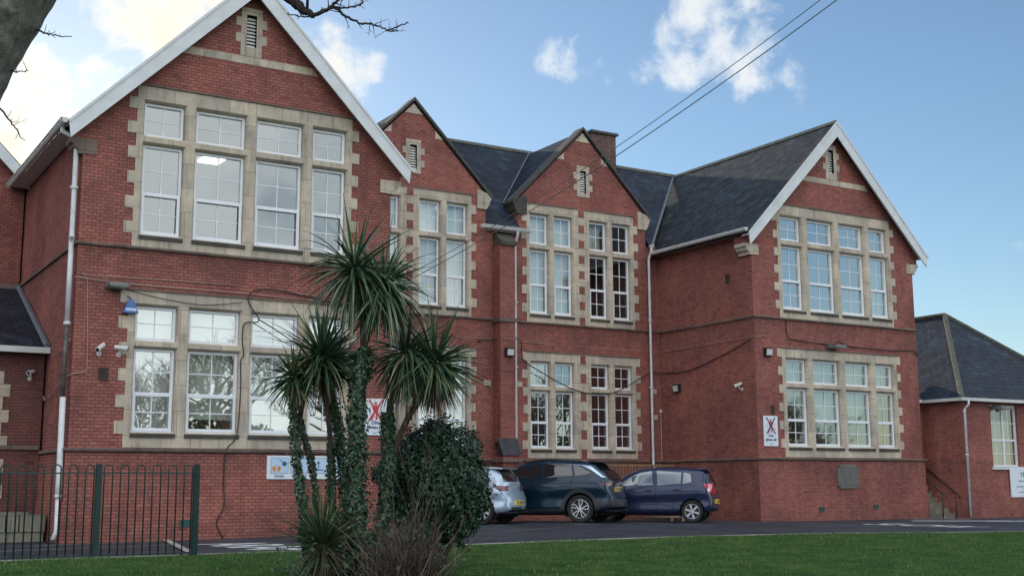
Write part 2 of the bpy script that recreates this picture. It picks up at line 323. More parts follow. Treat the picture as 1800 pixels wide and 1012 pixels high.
# ------------------------------------------------------------------ mesh helpers
class MB:
    def __init__(s): s.v = []; s.f = []; s.m = []; s.uv = {}; s.cur = 0
    def vert(s, p): s.v.append(tuple(p)); return len(s.v)-1
    def face(s, idx, uv=None):
        s.f.append(tuple(idx)); s.m.append(s.cur)
        if uv: s.uv[len(s.f)-1] = uv
    def poly(s, pts, uv=None): s.face([s.vert(p) for p in pts], uv)
    def box(s, x0, x1, y0, y1, z0, z1):
        i = len(s.v)
        s.v += [(x0, y0, z0), (x1, y0, z0), (x1, y1, z0), (x0, y1, z0), (x0, y0, z1), (x1, y0, z1), (x1, y1, z1), (x0, y1, z1)]
        for q in ((0, 3, 2, 1), (4, 5, 6, 7), (0, 1, 5, 4), (1, 2, 6, 5), (2, 3, 7, 6), (3, 0, 4, 7)): s.face([i+k for k in q])
        return s
    def prism(s, pts, vec):          # planar loop extruded along a vector
        a = [s.vert(p) for p in pts]; b_ = [s.vert(Vector(p)+Vector(vec)) for p in pts]
        s.face(a[::-1]); s.face(b_)
        for k in range(len(pts)): q = (k+1) % len(pts); s.face((a[k], a[q], b_[q], b_[k]))
        return s
    def tube(s, pts, r, n=8, caps=True):
        pts = [Vector(p) for p in pts]; rs = r if isinstance(r, (list, tuple)) else [r]*len(pts)
        rings = []; ref = None
        for k, p in enumerate(pts):
            d = (pts[min(k+1, len(pts)-1)]-pts[max(k-1, 0)]).normalized()
            if ref is None: ref = d.orthogonal().normalized()
            a = (ref-d*ref.dot(d))
            a = a.normalized() if a.length > 1e-5 else d.orthogonal().normalized()
            ref = a; b_ = d.cross(a)
            rings.append([s.vert(p+(a*math.cos(2*math.pi*j/n)+b_*math.sin(2*math.pi*j/n))*rs[k]) for j in range(n)])
        for k in range(len(rings)-1):
            for j in range(n): q = (j+1) % n; s.face((rings[k][j], rings[k][q], rings[k+1][q], rings[k+1][j]))
        if caps and n > 2: s.face(rings[0][::-1]); s.face(rings[-1])
        return s
    def bar(s, a, b_, wx, wz):       # rectangular bar between two points
        a = Vector(a); b_ = Vector(b_); d = (b_-a).normalized(); h = d.cross(Vector((0, 0, 1)))
        h = h.normalized() if h.length > 1e-4 else Vector((1, 0, 0)); u = h.cross(d)
        q = [h*wx/2+u*wz/2, -h*wx/2+u*wz/2, -h*wx/2-u*wz/2, h*wx/2-u*wz/2]
        s.prism([a+x for x in q], b_-a); return s
    def build(s, name, mats, parent=None, smooth=False, norm=True):
        me = bpy.data.meshes.new(name); me.from_pydata(s.v, [], s.f)
        for x in (mats if isinstance(mats, (list, tuple)) else [mats]): me.materials.append(MATS[x])
        me.polygons.foreach_set('material_index', s.m)
        if s.uv:
            l = me.uv_layers.new(name='UVMap')
            for fi, uv in s.uv.items():
                for li, c_ in zip(me.polygons[fi].loop_indices, uv): l.data[li].uv = c_
        if norm:
            bm = bmesh.new(); bm.from_mesh(me); bmesh.ops.recalc_face_normals(bm, faces=bm.faces); bm.to_mesh(me); bm.free()
        if smooth: me.polygons.foreach_set('use_smooth', [True]*len(me.polygons))
        me.update(); o = bpy.data.objects.new(name, me); COL.objects.link(o)
        if parent: o.parent = parent
        return o
def smooth_by_angle(o, a=40):
    try: o.data.set_sharp_from_angle(angle=rad(a))
    except Exception: pass
def tag(o, label=None, cat=None, group=None, kind=None):
    if label: o['label'] = label
    if cat: o['category'] = cat
    if group: o['group'] = group
    if kind: o['kind'] = kind
    return o
def empty(name, loc, label, cat, group=None, rz=0):
    o = bpy.data.objects.new(name, None); COL.objects.link(o); o.location = loc; o.rotation_euler = (0, 0, rz); o.empty_display_size = .3
    return tag(o, label, cat, group)
def textmb(mb, s, size, fn, align='CENTER', bold=0, shear=0):
    cu = bpy.data.curves.new('t', 'FONT'); cu.body = s; cu.size = size; cu.align_x = align; cu.offset = bold; cu.shear = shear; cu.resolution_u = 3
    o = bpy.data.objects.new('t', cu); COL.objects.link(o); bpy.context.view_layer.update()
    me = o.evaluated_get(bpy.context.evaluated_depsgraph_get()).to_mesh()
    i = len(mb.v)
    for v in me.vertices: mb.v.append(tuple(fn(v.co.x, v.co.y)))
    for p in me.polygons: mb.face([i+k for k in p.vertices])
    bpy.data.objects.remove(o); bpy.data.curves.remove(cu)

# ------------------------------------------------------------------ ground
def hz(x, y):
    sx = 5.8 if x > 10.5 else 3.5
    z = .165*math.exp(-((x-10.5)/sx)**2/2-((y-1.0)/4.0)**2/2)
    k = min(1, max(0, (-6.9-y)/22)); return z-.52*k*k*(3-2*k)
def gridmesh(xs, ys, fz, name, mat):
    mb = MB()
    for y in ys:
        for x in xs: mb.v.append((x, y, fz(x, y)))
    n = len(xs)
    for j in range(len(ys)-1):
        for i in range(n-1): mb.face((j*n+i, j*n+i+1, (j+1)*n+i+1, (j+1)*n+i))
    return mb.build(name, mat, norm=False, smooth=True)
xs = [-900, -400, -150, -60, -30, -15]+[-8+.8*i for i in range(56)]+[45, 70, 150, 400, 900]
ys = [-900, -400, -150, -80, -50, -40]+[-34+.8*i for i in range(56)]+[14, 20, 40, 80, 150, 400, 900]
tag(gridmesh(xs, ys, lambda x, y: hz(x, y)-(0 if y > -60 else 0), 'car_park', 'asphalt'), 'dark asphalt car park in front of the school', 'car park', kind='structure')
EDGE = [(-60, -6.3), (-8, -6.3), (.8, -6.3), (5.6, -6.25), (8.4, -6.2), (11, -6.25), (14.4, -6.6), (18.9, -8.15), (24, -10.4), (32, -14.2), (60, -28)]
def edge_y(x): return float(np.interp(x, [p[0] for p in EDGE], [p[1] for p in EDGE]))
lx = [-60, -30, -16]+[-10+.7*i for i in range(64)]+[40, 60]
mb = MB(); ts = [0, .02, .06, .12, .2, .3, .42, .55, .7, .85, 1]
for tt in ts:
    for x in lx:
        y = edge_y(x)-.06+(-38-edge_y(x))*tt; mb.v.append((x, y, hz(x, y)+.035))
n = len(lx)
for j in range(len(ts)-1):
    for i in range(n-1): mb.face((j*n+i, (j+1)*n+i, (j+1)*n+i+1, j*n+i+1))
tag(mb.build('lawn', 'lawn', norm=False, smooth=True), 'mown green lawn sloping down from the car park kerb', 'lawn', kind='structure')
mb = MB(); kx = [-8+.6*i for i in range(72)]
for a, b_ in zip(kx[:-1], kx[1:]):
    ya, yb = edge_y(a), edge_y(b_)
    top = [(a, ya-.07, hz(a, ya)+.05), (b_, yb-.07, hz(b_, yb)+.05), (b_, yb+.03, hz(b_, yb)+.05), (a, ya+.03, hz(a, ya)+.05)]
    mb.poly(top); mb.poly([top[3], top[2], (b_, yb+.03, hz(b_, yb)-.05), (a, ya+.03, hz(a, ya)-.05)]); mb.poly([top[1], top[0], (a, ya-.07, hz(a, ya)-.05), (b_, yb-.07, hz(b_, yb)-.05)])
tag(mb.build('kerb', 'kerb', norm=False), 'pale concrete edging between asphalt and lawn', 'kerb', kind='structure')
# blades of grass over the strip of lawn in view
rs = np.random.RandomState(3); NB = 100000
mb = MB(); bx = rs.uniform(-6, 30, NB); by = rs.uniform(0, 1, NB)**1.5
vs = []; fs = []
for i in range(NB):
    x = bx[i]; e = edge_y(x); y = e-.02-by[i]*15
    dx, dy = x-CAM.x, y-CAM.y; dep = dx*sa+dy*ca; lat = dx*ca-dy*sa
    if dep < 9 or abs(lat/dep) > .45: continue
    z = hz(x, y)+.03; hgt = rs.uniform(.02, .05)*(1+.6*math.sin(x*2.1+y*1.3)*math.sin(y*2.7)); an = rs.uniform(0, 6.28); wd = .006
    ox, oy = math.cos(an)*wd, math.sin(an)*wd; l1, l2 = rs.uniform(-.02, .02, 2)
    k = len(vs); vs += [(x-ox, y-oy, z), (x+ox, y+oy, z), (x+l1, y+l2, z+hgt)]; fs.append((k, k+1, k+2))
mb.v = vs; mb.f = fs; mb.m = [0]*len(fs)
tag(mb.build('grass', 'grass blade', norm=False), 'short mown grass blades growing on the lawn', 'grass', kind='stuff')

lf = MB(); rr_ = random.Random(12)
for k in range(260):
    x = rr_.uniform(-4, 26); y = edge_y(x)-rr_.uniform(.05, 11); z = hz(x, y)+.055; a = rr_.uniform(0, 6.28); q = rr_.uniform(.012, .028)
    u = Vector((math.cos(a), math.sin(a), rr_.uniform(-.4, .4)))*q; v = Vector((-math.sin(a), math.cos(a), rr_.uniform(-.4, .4)))*q*.6; p = Vector((x, y, z)); lf.poly([p-u, p-v, p+u, p+v])
tag(lf.build('fallen_leaves', 'dead leaf', norm=False), 'small brown fallen leaves scattered over the lawn', 'leaves', kind='stuff')
# painted markings: strips and letters a few millimetres above the asphalt
mk = MB()
def strip(mb, a, b_, w_, dz=.006):
    a = Vector(a); b_ = Vector(b_); n_ = max(1, int((b_-a).length/.5)); d = (b_-a).normalized(); p = Vector((-d.y, d.x))*w_/2
    for k in range(n_):
        u, v = a.lerp(b_, k/n_), a.lerp(b_, (k+1)/n_)
        mb.poly([(q.x, q.y, hz(q.x, q.y)+dz) for q in (u-p, v-p, v+p, u+p)])
for a, b_ in (((12.9, 4.6), (12.35, -1.0)), ((15.0, 2.4), (14.55, -1.15)), ((10.35, 2.2), (10.05, -.5)), ((20.6, 3.4), (18.6, 2.0)), ((20.2, 1.25), (18.4, 1.9)), ((7.6, -2.9), (10.9, -1.7))):
    strip(mk, a, b_, .09)
tag(mk.build('parking_line', 'faded paint', norm=False), 'worn white parking bay lines painted beneath the parked cars', 'road marking', kind='structure')
mk = MB()
def lay(x, y): return (x, y, hz(x, y)+.007)
textmb(mk, 'ARAF', 1.0, lambda u, v: lay(2.15+v*1.75+.1*u, -3.75-u*1.30), bold=.02)
tag(mk.build('road_lettering', 'road paint', norm=False), 'white painted lettering on asphalt beside the green fence', 'road marking', kind='structure')
mk = MB()
textmb(mk, 'SLOW', 1.0, lambda u, v: lay(20.4+v*1.9, -3.6-u*1.15), bold=.02)
for k in range(3): strip(mk, (24.3+1.5*k, -.4-1.4*k), (26.6+1.5*k, -2.2-1.4*k), .55, .007)
strip(mk, (26.0, 1.05), (27.6, .1), .2, .007)
tag(mk.build('road_lettering', 'road paint', norm=False), 'white painted lettering and hatching on asphalt before the right gable', 'road marking', kind='structure')
mk = MB(); strip(mk, (2.05, -.06), (.82, -6.2), .14, .02); strip(mk, (2.0, -.35), (-3, -1.0), .08, .01); strip(mk, (1.75, -2.1), (-3, -2.9), .08, .01)
tag(mk.build('paving_edge', 'kerb', norm=False), 'pale edging strips laid in the ground behind the green fence', 'edging', kind='structure')

# ------------------------------------------------------------------ school
SCH = empty('school_building', (0, 0, 0), 'two-storey red brick school with three-sided forecourt, slate roofs and white gable boards', 'building')
def part(mb, name, mats, label=None, parent=None, **k):
    o = mb.build(name, mats, parent or SCH, **k)
    if label: o['label'] = label
    return o
def sheet(mb, outer, holes, axis, c, th):
    """flat wall in the plane axis=c, thickness th going to larger axis value"""
    P3 = lambda p, off: (p[0], c+off, p[1]) if axis == 'Y' else (c+off, p[0], p[1])
    loops = [outer]+holes; flat = [p for l in loops for p in l]
    tris = tessellate_polygon([[Vector((p[0], p[1], 0)) for p in l] for l in loops])
    for off in (0, th):
        base = len(mb.v); mb.v += [P3(p, off) for p in flat]
        for q in tris:
            if len(set(q)) == 3: mb.face([base+k for k in q])
    for l in loops:
        for k in range(len(l)):
            a, b_ = l[k], l[(k+1) % len(l)]; mb.poly([P3(a, 0), P3(b_, 0), P3(b_, th), P3(a, th)])
def rect(x0, x1, z0, z1): return [(x0, z0), (x1, z0), (x1, z1), (x0, z1)]
ROOFUV = 0
def roofplane(mb, pts, th=.05):
    """pts: loop, first edge runs along the eave; uv measured from it"""
    P = [Vector(p) for p in pts]; e = (P[1]-P[0]).normalized(); nrm = e.cross(P[2]-P[0]).normalized(); s_ = nrm.cross(e)
    uv = [((p-P[0]).dot(e)+P[0].dot(e), (p-P[0]).dot(s_)) for p in P]
    if nrm.z < 0: nrm = -nrm
    mb.poly(P, uv); mb.poly([p-nrm*th for p in P][::-1], uv[::-1])
    for k in range(len(P)):
        q = (k+1) % len(P); mb.poly([P[k], P[q], P[q]-nrm*th, P[k]-nrm*th], [uv[k], uv[q], uv[q], uv[k]])

PR = random.Random(99)
def stone_window(X0, Y, x0, x1, z0, z1, cols, rows, teeth=(1, 1), glass='window glass', label=None, sash=None):
    """stone surround with mullions and transom; cols/rows are the openings; white casements in each"""
    mb = MB(); F = Y-.02; xs_ = sorted({x0, x1, *[c for c in sum(([a-.035, b+.035] for a, b in cols), [])]}); zs_ = sorted({z0, z1, *[c for c in sum(([a-.03, b+.035] for a, b in rows), [])]})
    def opened(xm, zm): return any(a-.036 < xm < b+.036 for a, b in cols) and any(a-.031 < zm < b+.036 for a, b in rows)
    for i in range(len(xs_)-1):
        for j in range(len(zs_)-1):
            if not opened((xs_[i]+xs_[i+1])/2, (zs_[j]+zs_[j+1])/2):
                mb.poly([(X0+xs_[i], F, zs_[j]), (X0+xs_[i+1], F, zs_[j]), (X0+xs_[i+1], F, zs_[j+1]), (X0+xs_[i], F, zs_[j+1])])
    for a, b_ in cols:
        for k, (c, d) in enumerate(rows):
            L = [[(X0+a-.035, F, c-.03), (X0+b_+.035, F, c-.03), (X0+b_+.035, F, d+.035), (X0+a-.035, F, d+.035)],
                 [(X0+a, F+.06, c), (X0+b_, F+.06, c), (X0+b_, F+.06, d), (X0+a, F+.06, d)],
                 [(X0+a, F+.30, c), (X0+b_, F+.30, c), (X0+b_, F+.30, d), (X0+a, F+.30, d)]]
            for u, v in ((0, 1), (1, 2)):
                for q in range(4): mb.poly([L[u][q], L[u][(q+1) % 4], L[v][(q+1) % 4], L[v][q]])
    for (p, q) in (((x0, z0), (x1, z0)), ((x1, z0), (x1, z1)), ((x1, z1), (x0, z1)), ((x0, z1), (x0, z0))):
        mb.poly([(X0+p[0], F, p[1]), (X0+q[0], F, q[1]), (X0+q[0], F+.33, q[1]), (X0+p[0], F+.33, p[1])])
    # toothed quoins
    nb = int((z1-z0)/.27); hh = (z1-z0)/nb
    for s_ in (0, 1):
        if not teeth[s_]: continue
        for k in range(nb):
            if k % 2 == 0: continue
            ext = .17+.02*math.sin(k*2.3+X0); zz0, zz1 = z0+k*hh+.006, z0+(k+1)*hh-.006
            if s_ == 0: mb.box(X0+x0-ext, X0+x0, F+.002, F+.2, zz0, zz1)
            else: mb.box(X0+x1, X0+x1+ext, F+.002, F+.2, zz0, zz1)
    W = part(mb, 'window', 'stone', label, norm=False)
    # drip mould over the head, weathered sloping sills
    dm = MB(); dm.box(X0+x0-.05, X0+x1+.05, F-.03, F+.04, z1+.004, z1+.04)
    dm.build('drip_mould', 'string stone', W)
    zl = min(r[0] for r in rows)
    for a, b_ in cols:
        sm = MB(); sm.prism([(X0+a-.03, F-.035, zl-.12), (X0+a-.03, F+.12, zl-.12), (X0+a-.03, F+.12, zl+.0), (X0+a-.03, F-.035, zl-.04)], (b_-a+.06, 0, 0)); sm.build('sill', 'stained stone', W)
    gm = MB(); yg = F+.185
    for ci, (a, b_) in enumerate(cols):
        for ri, (c, d) in enumerate(rows):
            A, B, C_, D_ = X0+a+.008, X0+b_-.008, c+.008, d-.008; fm = MB(); fw_ = .055
            def ring(x0_, x1_, z0_, z1_, w_, ya, yb):
                fm.box(x0_, x0_+w_, ya, yb, z0_, z1_); fm.box(x1_-w_, x1_, ya, yb, z0_, z1_)
                fm.box(x0_+w_, x1_-w_, ya, yb, z0_, z0_+w_); fm.box(x0_+w_, x1_-w_, ya, yb, z1_-w_, z1_)
            ring(A, B, C_, D_, fw_, F+.135, F+.20)
            xm = (A+B)/2; bars = .011
            def lights(z0_, z1_, ins):
                fm.box(xm-bars, xm+bars, F+.172, F+.181, z0_, z1_); zm = (z0_+z1_)/2
                fm.box(A+ins, xm-bars, F+.172, F+.181, zm-bars, zm+bars); fm.box(xm+bars, B-ins, F+.172, F+.181, zm-bars, zm+bars)
            if d-c > 1.3:
                mid = c+(d-c)*.455; fm.box(A+fw_, B-fw_, F+.135, F+.20, mid-.03, mid+.03)
                ring(A+.018, B-.018, C_+.018, mid+.012, .06, F+.115, F+.134)
                lights(mid+.03, D_-fw_, fw_); lights(C_+.078, mid-.048, .078)
                fm.box(A-.02, B+.02, F+.09, F+.134, c-.008, c+.016)
            else: lights(C_+fw_, D_-fw_, fw_)
            fm.build('casement', 'white upvc', W)
            tx_, tz_ = PR.uniform(-.0035, .0035), PR.uniform(-.005, .005)
            for z_a, z_b in (((C_+.03, mid), (mid, D_-.03)) if d-c > 1.3 else ((C_+.03, D_-.03),)):
                tx_, tz_ = tx_+PR.uniform(-.002, .002), tz_+PR.uniform(-.002, .002); gm.poly([(A+.03, yg-tx_-tz_, z_a), (B-.03, yg+tx_-tz_, z_a), (B-.03, yg+tx_+tz_, z_b), (A+.03, yg-tx_+tz_, z_b)])
    gm.build('pane', glass, W, norm=False)
    return W

def vent_window(X, Y, z0, z1, w_=.24, band=None):
    """slit ventilator with louvres in a toothed stone surround"""
    F = Y-.02; mb = MB(); o = .13; zf = z0-(band or .12)
    mb.box(X-w_/2-o, X-w_/2, F, F+.2, zf, z1+.16); mb.box(X+w_/2, X+w_/2+o, F, F+.2, zf, z1+.16)
    mb.box(X-w_/2, X+w_/2, F, F+.2, z1, z1+.16); mb.box(X-w_/2, X+w_/2, F, F+.2, zf, z0)
    h_ = (z1-z0)
    for s_ in (-1, 1):
        for k in (.12, .62):
            xa = X+s_*(w_/2+o); mb.box(min(xa, xa+s_*.12), max(xa, xa+s_*.12), F+.002, F+.15, z0+h_*k, z0+h_*(k+.28))
    mb.box(X-w_/2, X+w_/2, F+.16, F+.18, z0, z1)
    V = part(mb, 'ventilator', 'stone')
    lv = MB(); n_ = 9
    for k in range(n_):
        z = z0+.02+(h_-.04)*k/n_; d = (h_-.04)/n_
        lv.prism([(X-w_/2+.005, F+.06, z), (X-w_/2+.005, F+.075, z-.0), (X-w_/2+.005, F+.13, z+d*.75), (X-w_/2+.005, F+.115, z+d*.75)], (w_-.01, 0, 0))
    lv.build('louvre', 'louvre', V)
    return V

W_ = 7.15; EZ = 8.87; SL = 3.66/3.575; APZ = EZ+3.66
COLS = [(1.25, 2.13), (2.39, 3.53), (3.79, 4.90), (5.15, 5.99)]
def wing(X0, Y0, depth, glassU, glassL, litroom, roofmat):
    # front wall with gable, hollowed for the two windows
    hu, hl = rect(X0+1.14, X0+6.06, 6.26, 9.66), rect(X0+1.14, X0+6.06, 2.02, 5.15)
    mb = MB(); sheet(mb, [(X0, 0), (X0+W_, 0), (X0+W_, EZ), (X0+W_/2, APZ), (X0, EZ)], [hu, hl, rect(X0+3.575-.12, X0+3.575+.12, 11.03, 11.80)], 'Y', Y0, .3)
    # heads of the corner piers that carry the eaves
    mb.box(X0-.24, X0-.002, Y0-.003, Y0+.5, 8.36, 8.80); mb.box(X0+W_+.002, X0+W_+.24, Y0-.003, Y0+.5, 8.36, 8.80)
    # side walls
    sheet(mb, rect(Y0+.3, Y0+depth, 0, EZ-.05), [], 'X', X0, .3)
    sheet(mb, rect(Y0+.3, Y0+depth, 0, EZ-.05), [], 'X', X0+W_-.3, .3)
    sheet(mb, [(X0+.3, 0), (X0+W_-.3, 0), (X0+W_-.3, EZ), (X0+W_/2, APZ-.2), (X0+.3, EZ)], [], 'Y', Y0+depth-.3, .3)
    part(mb, 'wall', 'brick')
    # plinth: two slightly thicker steps of brickwork at the foot
    mb = MB()
    for zt, e in ((.825, .075), (1.80, .045)):
        zb = -.3 if zt < 1 else .825
        mb.box(X0-e, X0+W_+e, Y0-e, Y0-.001, zb, zt); mb.box(X0-e, X0-.001, Y0, Y0+depth, zb, zt); mb.box(X0+W_+.001, X0+W_+e, Y0, Y0+depth, zb, zt)
    mb.box(X0-.06, X0+W_+.06, Y0-.06, Y0-.046, .78, .80)
    part(mb, 'plinth', 'brick')
    # string courses
    for z0_, z1_, e in ((1.835, 1.90, .085), (6.095, 6.15, .06)):
        mb = MB(); mb.box(X0-e, X0+W_+e, Y0-e, Y0, z0_, z1_); mb.box(X0-e, X0, Y0, Y0+depth, z0_, z1_); mb.box(X0+W_, X0+W_+e, Y0, Y0+depth, z0_, z1_)
        mb.box(X0-e-.02, X0+W_+e+.02, Y0-e-.02, Y0-e, z1_-.035, z1_+.004)
        part(mb, 'string_course', 'string stone')
    # stone band across the gable
    gx = (10.72-EZ)/SL; mb = MB(); mb.prism([(X0+gx+.12, Y0-.015, 10.62), (X0+W_-gx-.12, Y0-.015, 10.62), (X0+W_-gx-.27, Y0-.015, 10.80), (X0+gx+.27, Y0-.015, 10.80)], (0, .1, 0))
    part(mb, 'gable_band', 'stone')
    vent_window(X0+3.575, Y0, 11.03, 11.80, band=.225)
    U = stone_window(X0, Y0, 1.08, 6.12, 6.16, 9.72, COLS, [(6.45, 8.44), (8.62, 9.38)], glass=glassU)
    Lw = stone_window(X0, Y0, 1.08, 6.12, 1.92, 5.21, COLS, [(2.25, 4.01), (4.17, 4.91)], glass=glassL)
    # corbel stones under the eaves
    for s_, xb in ((-1, X0), (1, X0+W_)):
        mb = MB(); P = [(0, 8.02), (0, 8.36), (.27, 8.36), (.27, 8.26), (.20, 8.22), (.20, 8.16), (.10, 8.10), (.10, 8.02)]
        mb.prism([(xb+s_*p, Y0-.03, z) for p, z in P], (0, .5, 0)); mb.box(min(xb, xb-s_*.28), max(xb, xb-s_*.28), Y0-.028, Y0+.2, 8.03, 8.35)
        part(mb, 'corbel', 'string stone' if X0 < 1 and s_ < 0 else 'stone')
    # roof, its verge slates, boards
    xm = X0+W_/2; o = .38; yf = Y0-.32; yb = Y0+depth
    rz = APZ+.16; ez = EZ+.16-SL*o
    rm = MB(); roofplane(rm, [(X0-o, yb, ez), (X0-o, yf, ez), (xm, yf, rz), (xm, yb, rz)]); roofplane(rm, [(X0+W_+o, yf, ez), (X0+W_+o, yb, ez), (xm, yb, rz), (xm, yf, rz)])
    R = part(rm, 'roof', roofmat, norm=False)
    rt = MB(); k = yf
    while k < yb:
        rt.prism([(xm-.13, k, rz-.10), (xm, k, rz+.045), (xm+.13, k, rz-.10)], (0, .44, 0)); k += .45
    rt.build('ridge_tiles', 'ridge tile', R)
    for s_ in (-1, 1):
        mb = MB(); xe = xm+s_*(W_/2+o); n_ = Vector((s_*SL, 0, 1)).normalized(); q = .30
        a, b_ = Vector((xe, yf-.03, ez-.01)), Vector((xm, yf-.03, rz-.01)); dv = Vector((0, 0, -.36))
        mb.prism([a, b_, b_+dv*1.4, a+dv*1.05+Vector((-s_*.05, 0, 0))], (0, .04, 0))
        up = Vector((0, 0, .05)); mb.prism([a+Vector((0, -.02, 0)), b_+Vector((0, -.02, 0)), b_+Vector((0, -.02, -.07)), a+Vector((0, -.02, -.07))], (0, .02, 0))
        part(mb, 'bargeboard', 'white paint')
        # soffit between board and wall
        mb = MB(); a2 = a+Vector((0, .045, -.07)); b2 = b_+Vector((0, .045, -.07)); mb.prism([a2, b2, b2+Vector((0, .29, 0)), a2+Vector((0, .29, 0))], (0, 0, -.02)); part(mb, 'soffit', 'gutter paint')
    return U, Lw, R
wing(0, 0, 14, 'window glass', 'reflective glass', True, 'slate')
YR, XR = 1.485, 20.02
wing(XR, YR, 12.5, 'sky glass', 'reflective glass', False, 'mossy slate')

# middle range behind the forecourt
YM = 6.064
MC = [10.8, 17.0]
def pair(c): return [(c-2.06, c-1.36), (c-1.14, c-.44)], [(c+.24, c+.94), (c+1.17, c+1.87)]
holes = []
for c in MC:
    for a, b_ in ((c-2.14, c-.36), (c+.16, c+1.95)):
        holes += [rect(a, b_, 6.26, 9.86), rect(a, b_, 2.06, 5.14)]
holes += [rect(c-.12, c+.12, 10.5, 11.26) for c in MC]
mb = MB()
outer = [(W_, -.2), (XR, -.2), (XR, 9.0)]
for c in reversed(MC):
    outer += [(c+2.52, 9.0), (c+2.52, 10.02), (c, 12.56), (c-2.52, 10.02), (c-2.52, 9.0)]
outer += [(W_, 9.0)]
sheet(mb, outer, holes, 'Y', YM, .3)
for c in MC:
    for s_ in (-1, 1): xa = c+s_*2.52; mb.box(min(xa, xa-s_*.3), max(xa, xa-s_*.3), YM+.3, YM+1.1, 8.6, 10.0)
part(mb, 'wall', 'brick')
mb = MB(); mb.box(W_, XR, YM-.045, YM-.001, -.3, 1.80); part(mb, 'plinth', 'brick')
for z0_, z1_, e in ((1.835, 1.90, .085), (6.095, 6.15, .06)):
    mb = MB(); mb.box(W_+e, XR-e, YM-e, YM, z0_, z1_); mb.box(W_+e, XR-e, YM-e-.02, YM-e, z1_-.035, z1_+.004); part(mb, 'string_course', 'string stone')
for c in MC:
    A, B = pair(c)
    for cols, xa, xb, tt, gl in ((A, c-2.2, c-.31, (1, 0), 'window glass'), (B, c+.11, c+2.0, (0, 1), 'clear glass' if c > 12 else 'window glass')):
        stone_window(0, YM, xa, xb, 6.16, 9.93, cols, [(6.44, 8.48), (8.66, 9.62)], tt, gl)
        stone_window(0, YM, xa, xb, 1.94, 5.20, cols, [(2.24, 4.01), (4.16, 4.91)], tt, 'reflective glass' if (c < 12 or cols is A) else 'window glass')
    # the pier between the pairs: stone blocks with brick squares
    for z0_, z1_ in ((6.16, 9.93), (1.94, 5.20)):
        n_ = 8 if z1_ > 6 else 6; h_ = (z1_-z0_)/(n_*2-1); ps = MB(); pb = []
        ps.box(c-.31, c+.11, YM-.004, YM+.1, z0_, z1_)
        for k in range(n_*2-1):
            za, zb = z0_+k*h_+.006, z0_+(k+1)*h_-.006
            if k % 2: ps.box(c-.305, c+.105, YM-.018, YM-.0045, za, zb)
            else: pb.append((za, zb)); ps.box(c-.305, c-.21, YM-.018, YM-.0045, za, zb); ps.box(c+.01, c+.105, YM-.018, YM-.0045, za, zb)
        o = part(ps, 'pier', 'stone')
        for za, zb in pb: q_ = MB(); q_.box(c-.205, c+.005, YM-.016, YM-.0045, za, zb); q_.build('brick_inlay', 'brick', o)
    vent_window(c, YM, 10.5, 11.26)
    # kneelers, gable stones and coping
    for s_ in (-1, 1):
        xa = c+s_*2.52
        mb = MB(); P = [(-.32, 9.55), (-.32, 10.16), (.18, 10.02), (.22, 9.92), (.14, 9.82), (.10, 9.68), (0, 9.55)]
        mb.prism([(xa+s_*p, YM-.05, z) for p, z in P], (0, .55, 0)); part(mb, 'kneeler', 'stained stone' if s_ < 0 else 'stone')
        mb = MB(); th = .10; a = Vector((xa+s_*.20, YM-.09, 10.00)); b_ = Vector((c, YM-.09, 12.74)); a.z = 12.74-(b_-a).x*s_*-1*1.006
        mb.prism([a, b_, b_+Vector((0, 0, -th)), a+Vector((0, 0, -th))], (0, .5, 0)); part(mb, 'coping', 'dark coping')
        for zz in (11.55,):
            xx = c+s_*(12.56-zz)/1.008; mb = MB(); mb.prism([(xx, YM-.015, zz), (xx-s_*.26, YM-.015, zz-.0), (xx-s_*.26, YM-.015, zz-.0+.0), (xx-s_*.0, YM-.015, zz-.0)][:2]+[(xx-s_*.26, YM-.015, zz+.24)], (0, .1, 0)); part(mb, 'gable_stone', 'stone')
    mb = MB(); mb.prism([(c-.30, YM-.015, 12.24), (c+.30, YM-.015, 12.24), (c, YM-.015, 12.55)], (0, .1, 0)); part(mb, 'gable_stone', 'stone')
# main slate roof and the little gable roofs
RY, RZ, EYM, EZM = 9.45, 12.72, YM-.22, 9.02
SLM = (RZ-EZM)/(RY-EYM)
rm = MB(); yn = YM+.31; zn = EZM+(yn-EYM)*SLM
def rp2(pts): roofplane(rm, [(x, y, EZM+(y-EYM)*SLM) for x, y in pts])
rp2([(MC[0]+2.53, EYM), (MC[1]-2.53, EYM), (MC[1]-2.53, yn), (MC[0]+2.53, yn)]); rp2([(MC[1]+2.53, EYM), (XR-.38, EYM), (XR-.38+.61, yn), (MC[1]+2.53, yn)]); rp2([(W_+.4, EYM), (MC[0]-2.53, EYM), (MC[0]-2.53, yn), (W_-.1, yn)])
rp2([(W_-.2, yn), (XR-.38+.61, yn), (XR-.38+3.95, RY-.02), (W_+.4-3.95, RY-.02)])
roofplane(rm, [(XR+.5, 2*RY-EYM, EZM), (W_, 2*RY-EYM, EZM), (W_-3.0, RY, RZ), (XR+3.0, RY, RZ)])
for c in MC:
    zr = 12.62; yv = EYM+(zr-EZM)/SLM; ze = 10.02; ye = EYM+(ze-EZM)/SLM
    for s_ in (-1, 1):
        roofplane(rm, [(c+s_*2.62, YM+.3, ze-.04), (c+s_*2.62, ye, ze-.04), (c, yv+.05, zr), (c, YM+.3, zr)])
R = part(rm, 'roof', 'slate', norm=False)
rt = MB(); k = 3.8
while k < XR+3.6:
    rt.prism([(k, RY-.13, RZ-.10), (k, RY, RZ+.045), (k, RY+.13, RZ-.10)], (.44, 0, 0)); k += .45
rt.build('ridge_tiles', 'ridge tile', R)
mb = MB()      # lead valleys
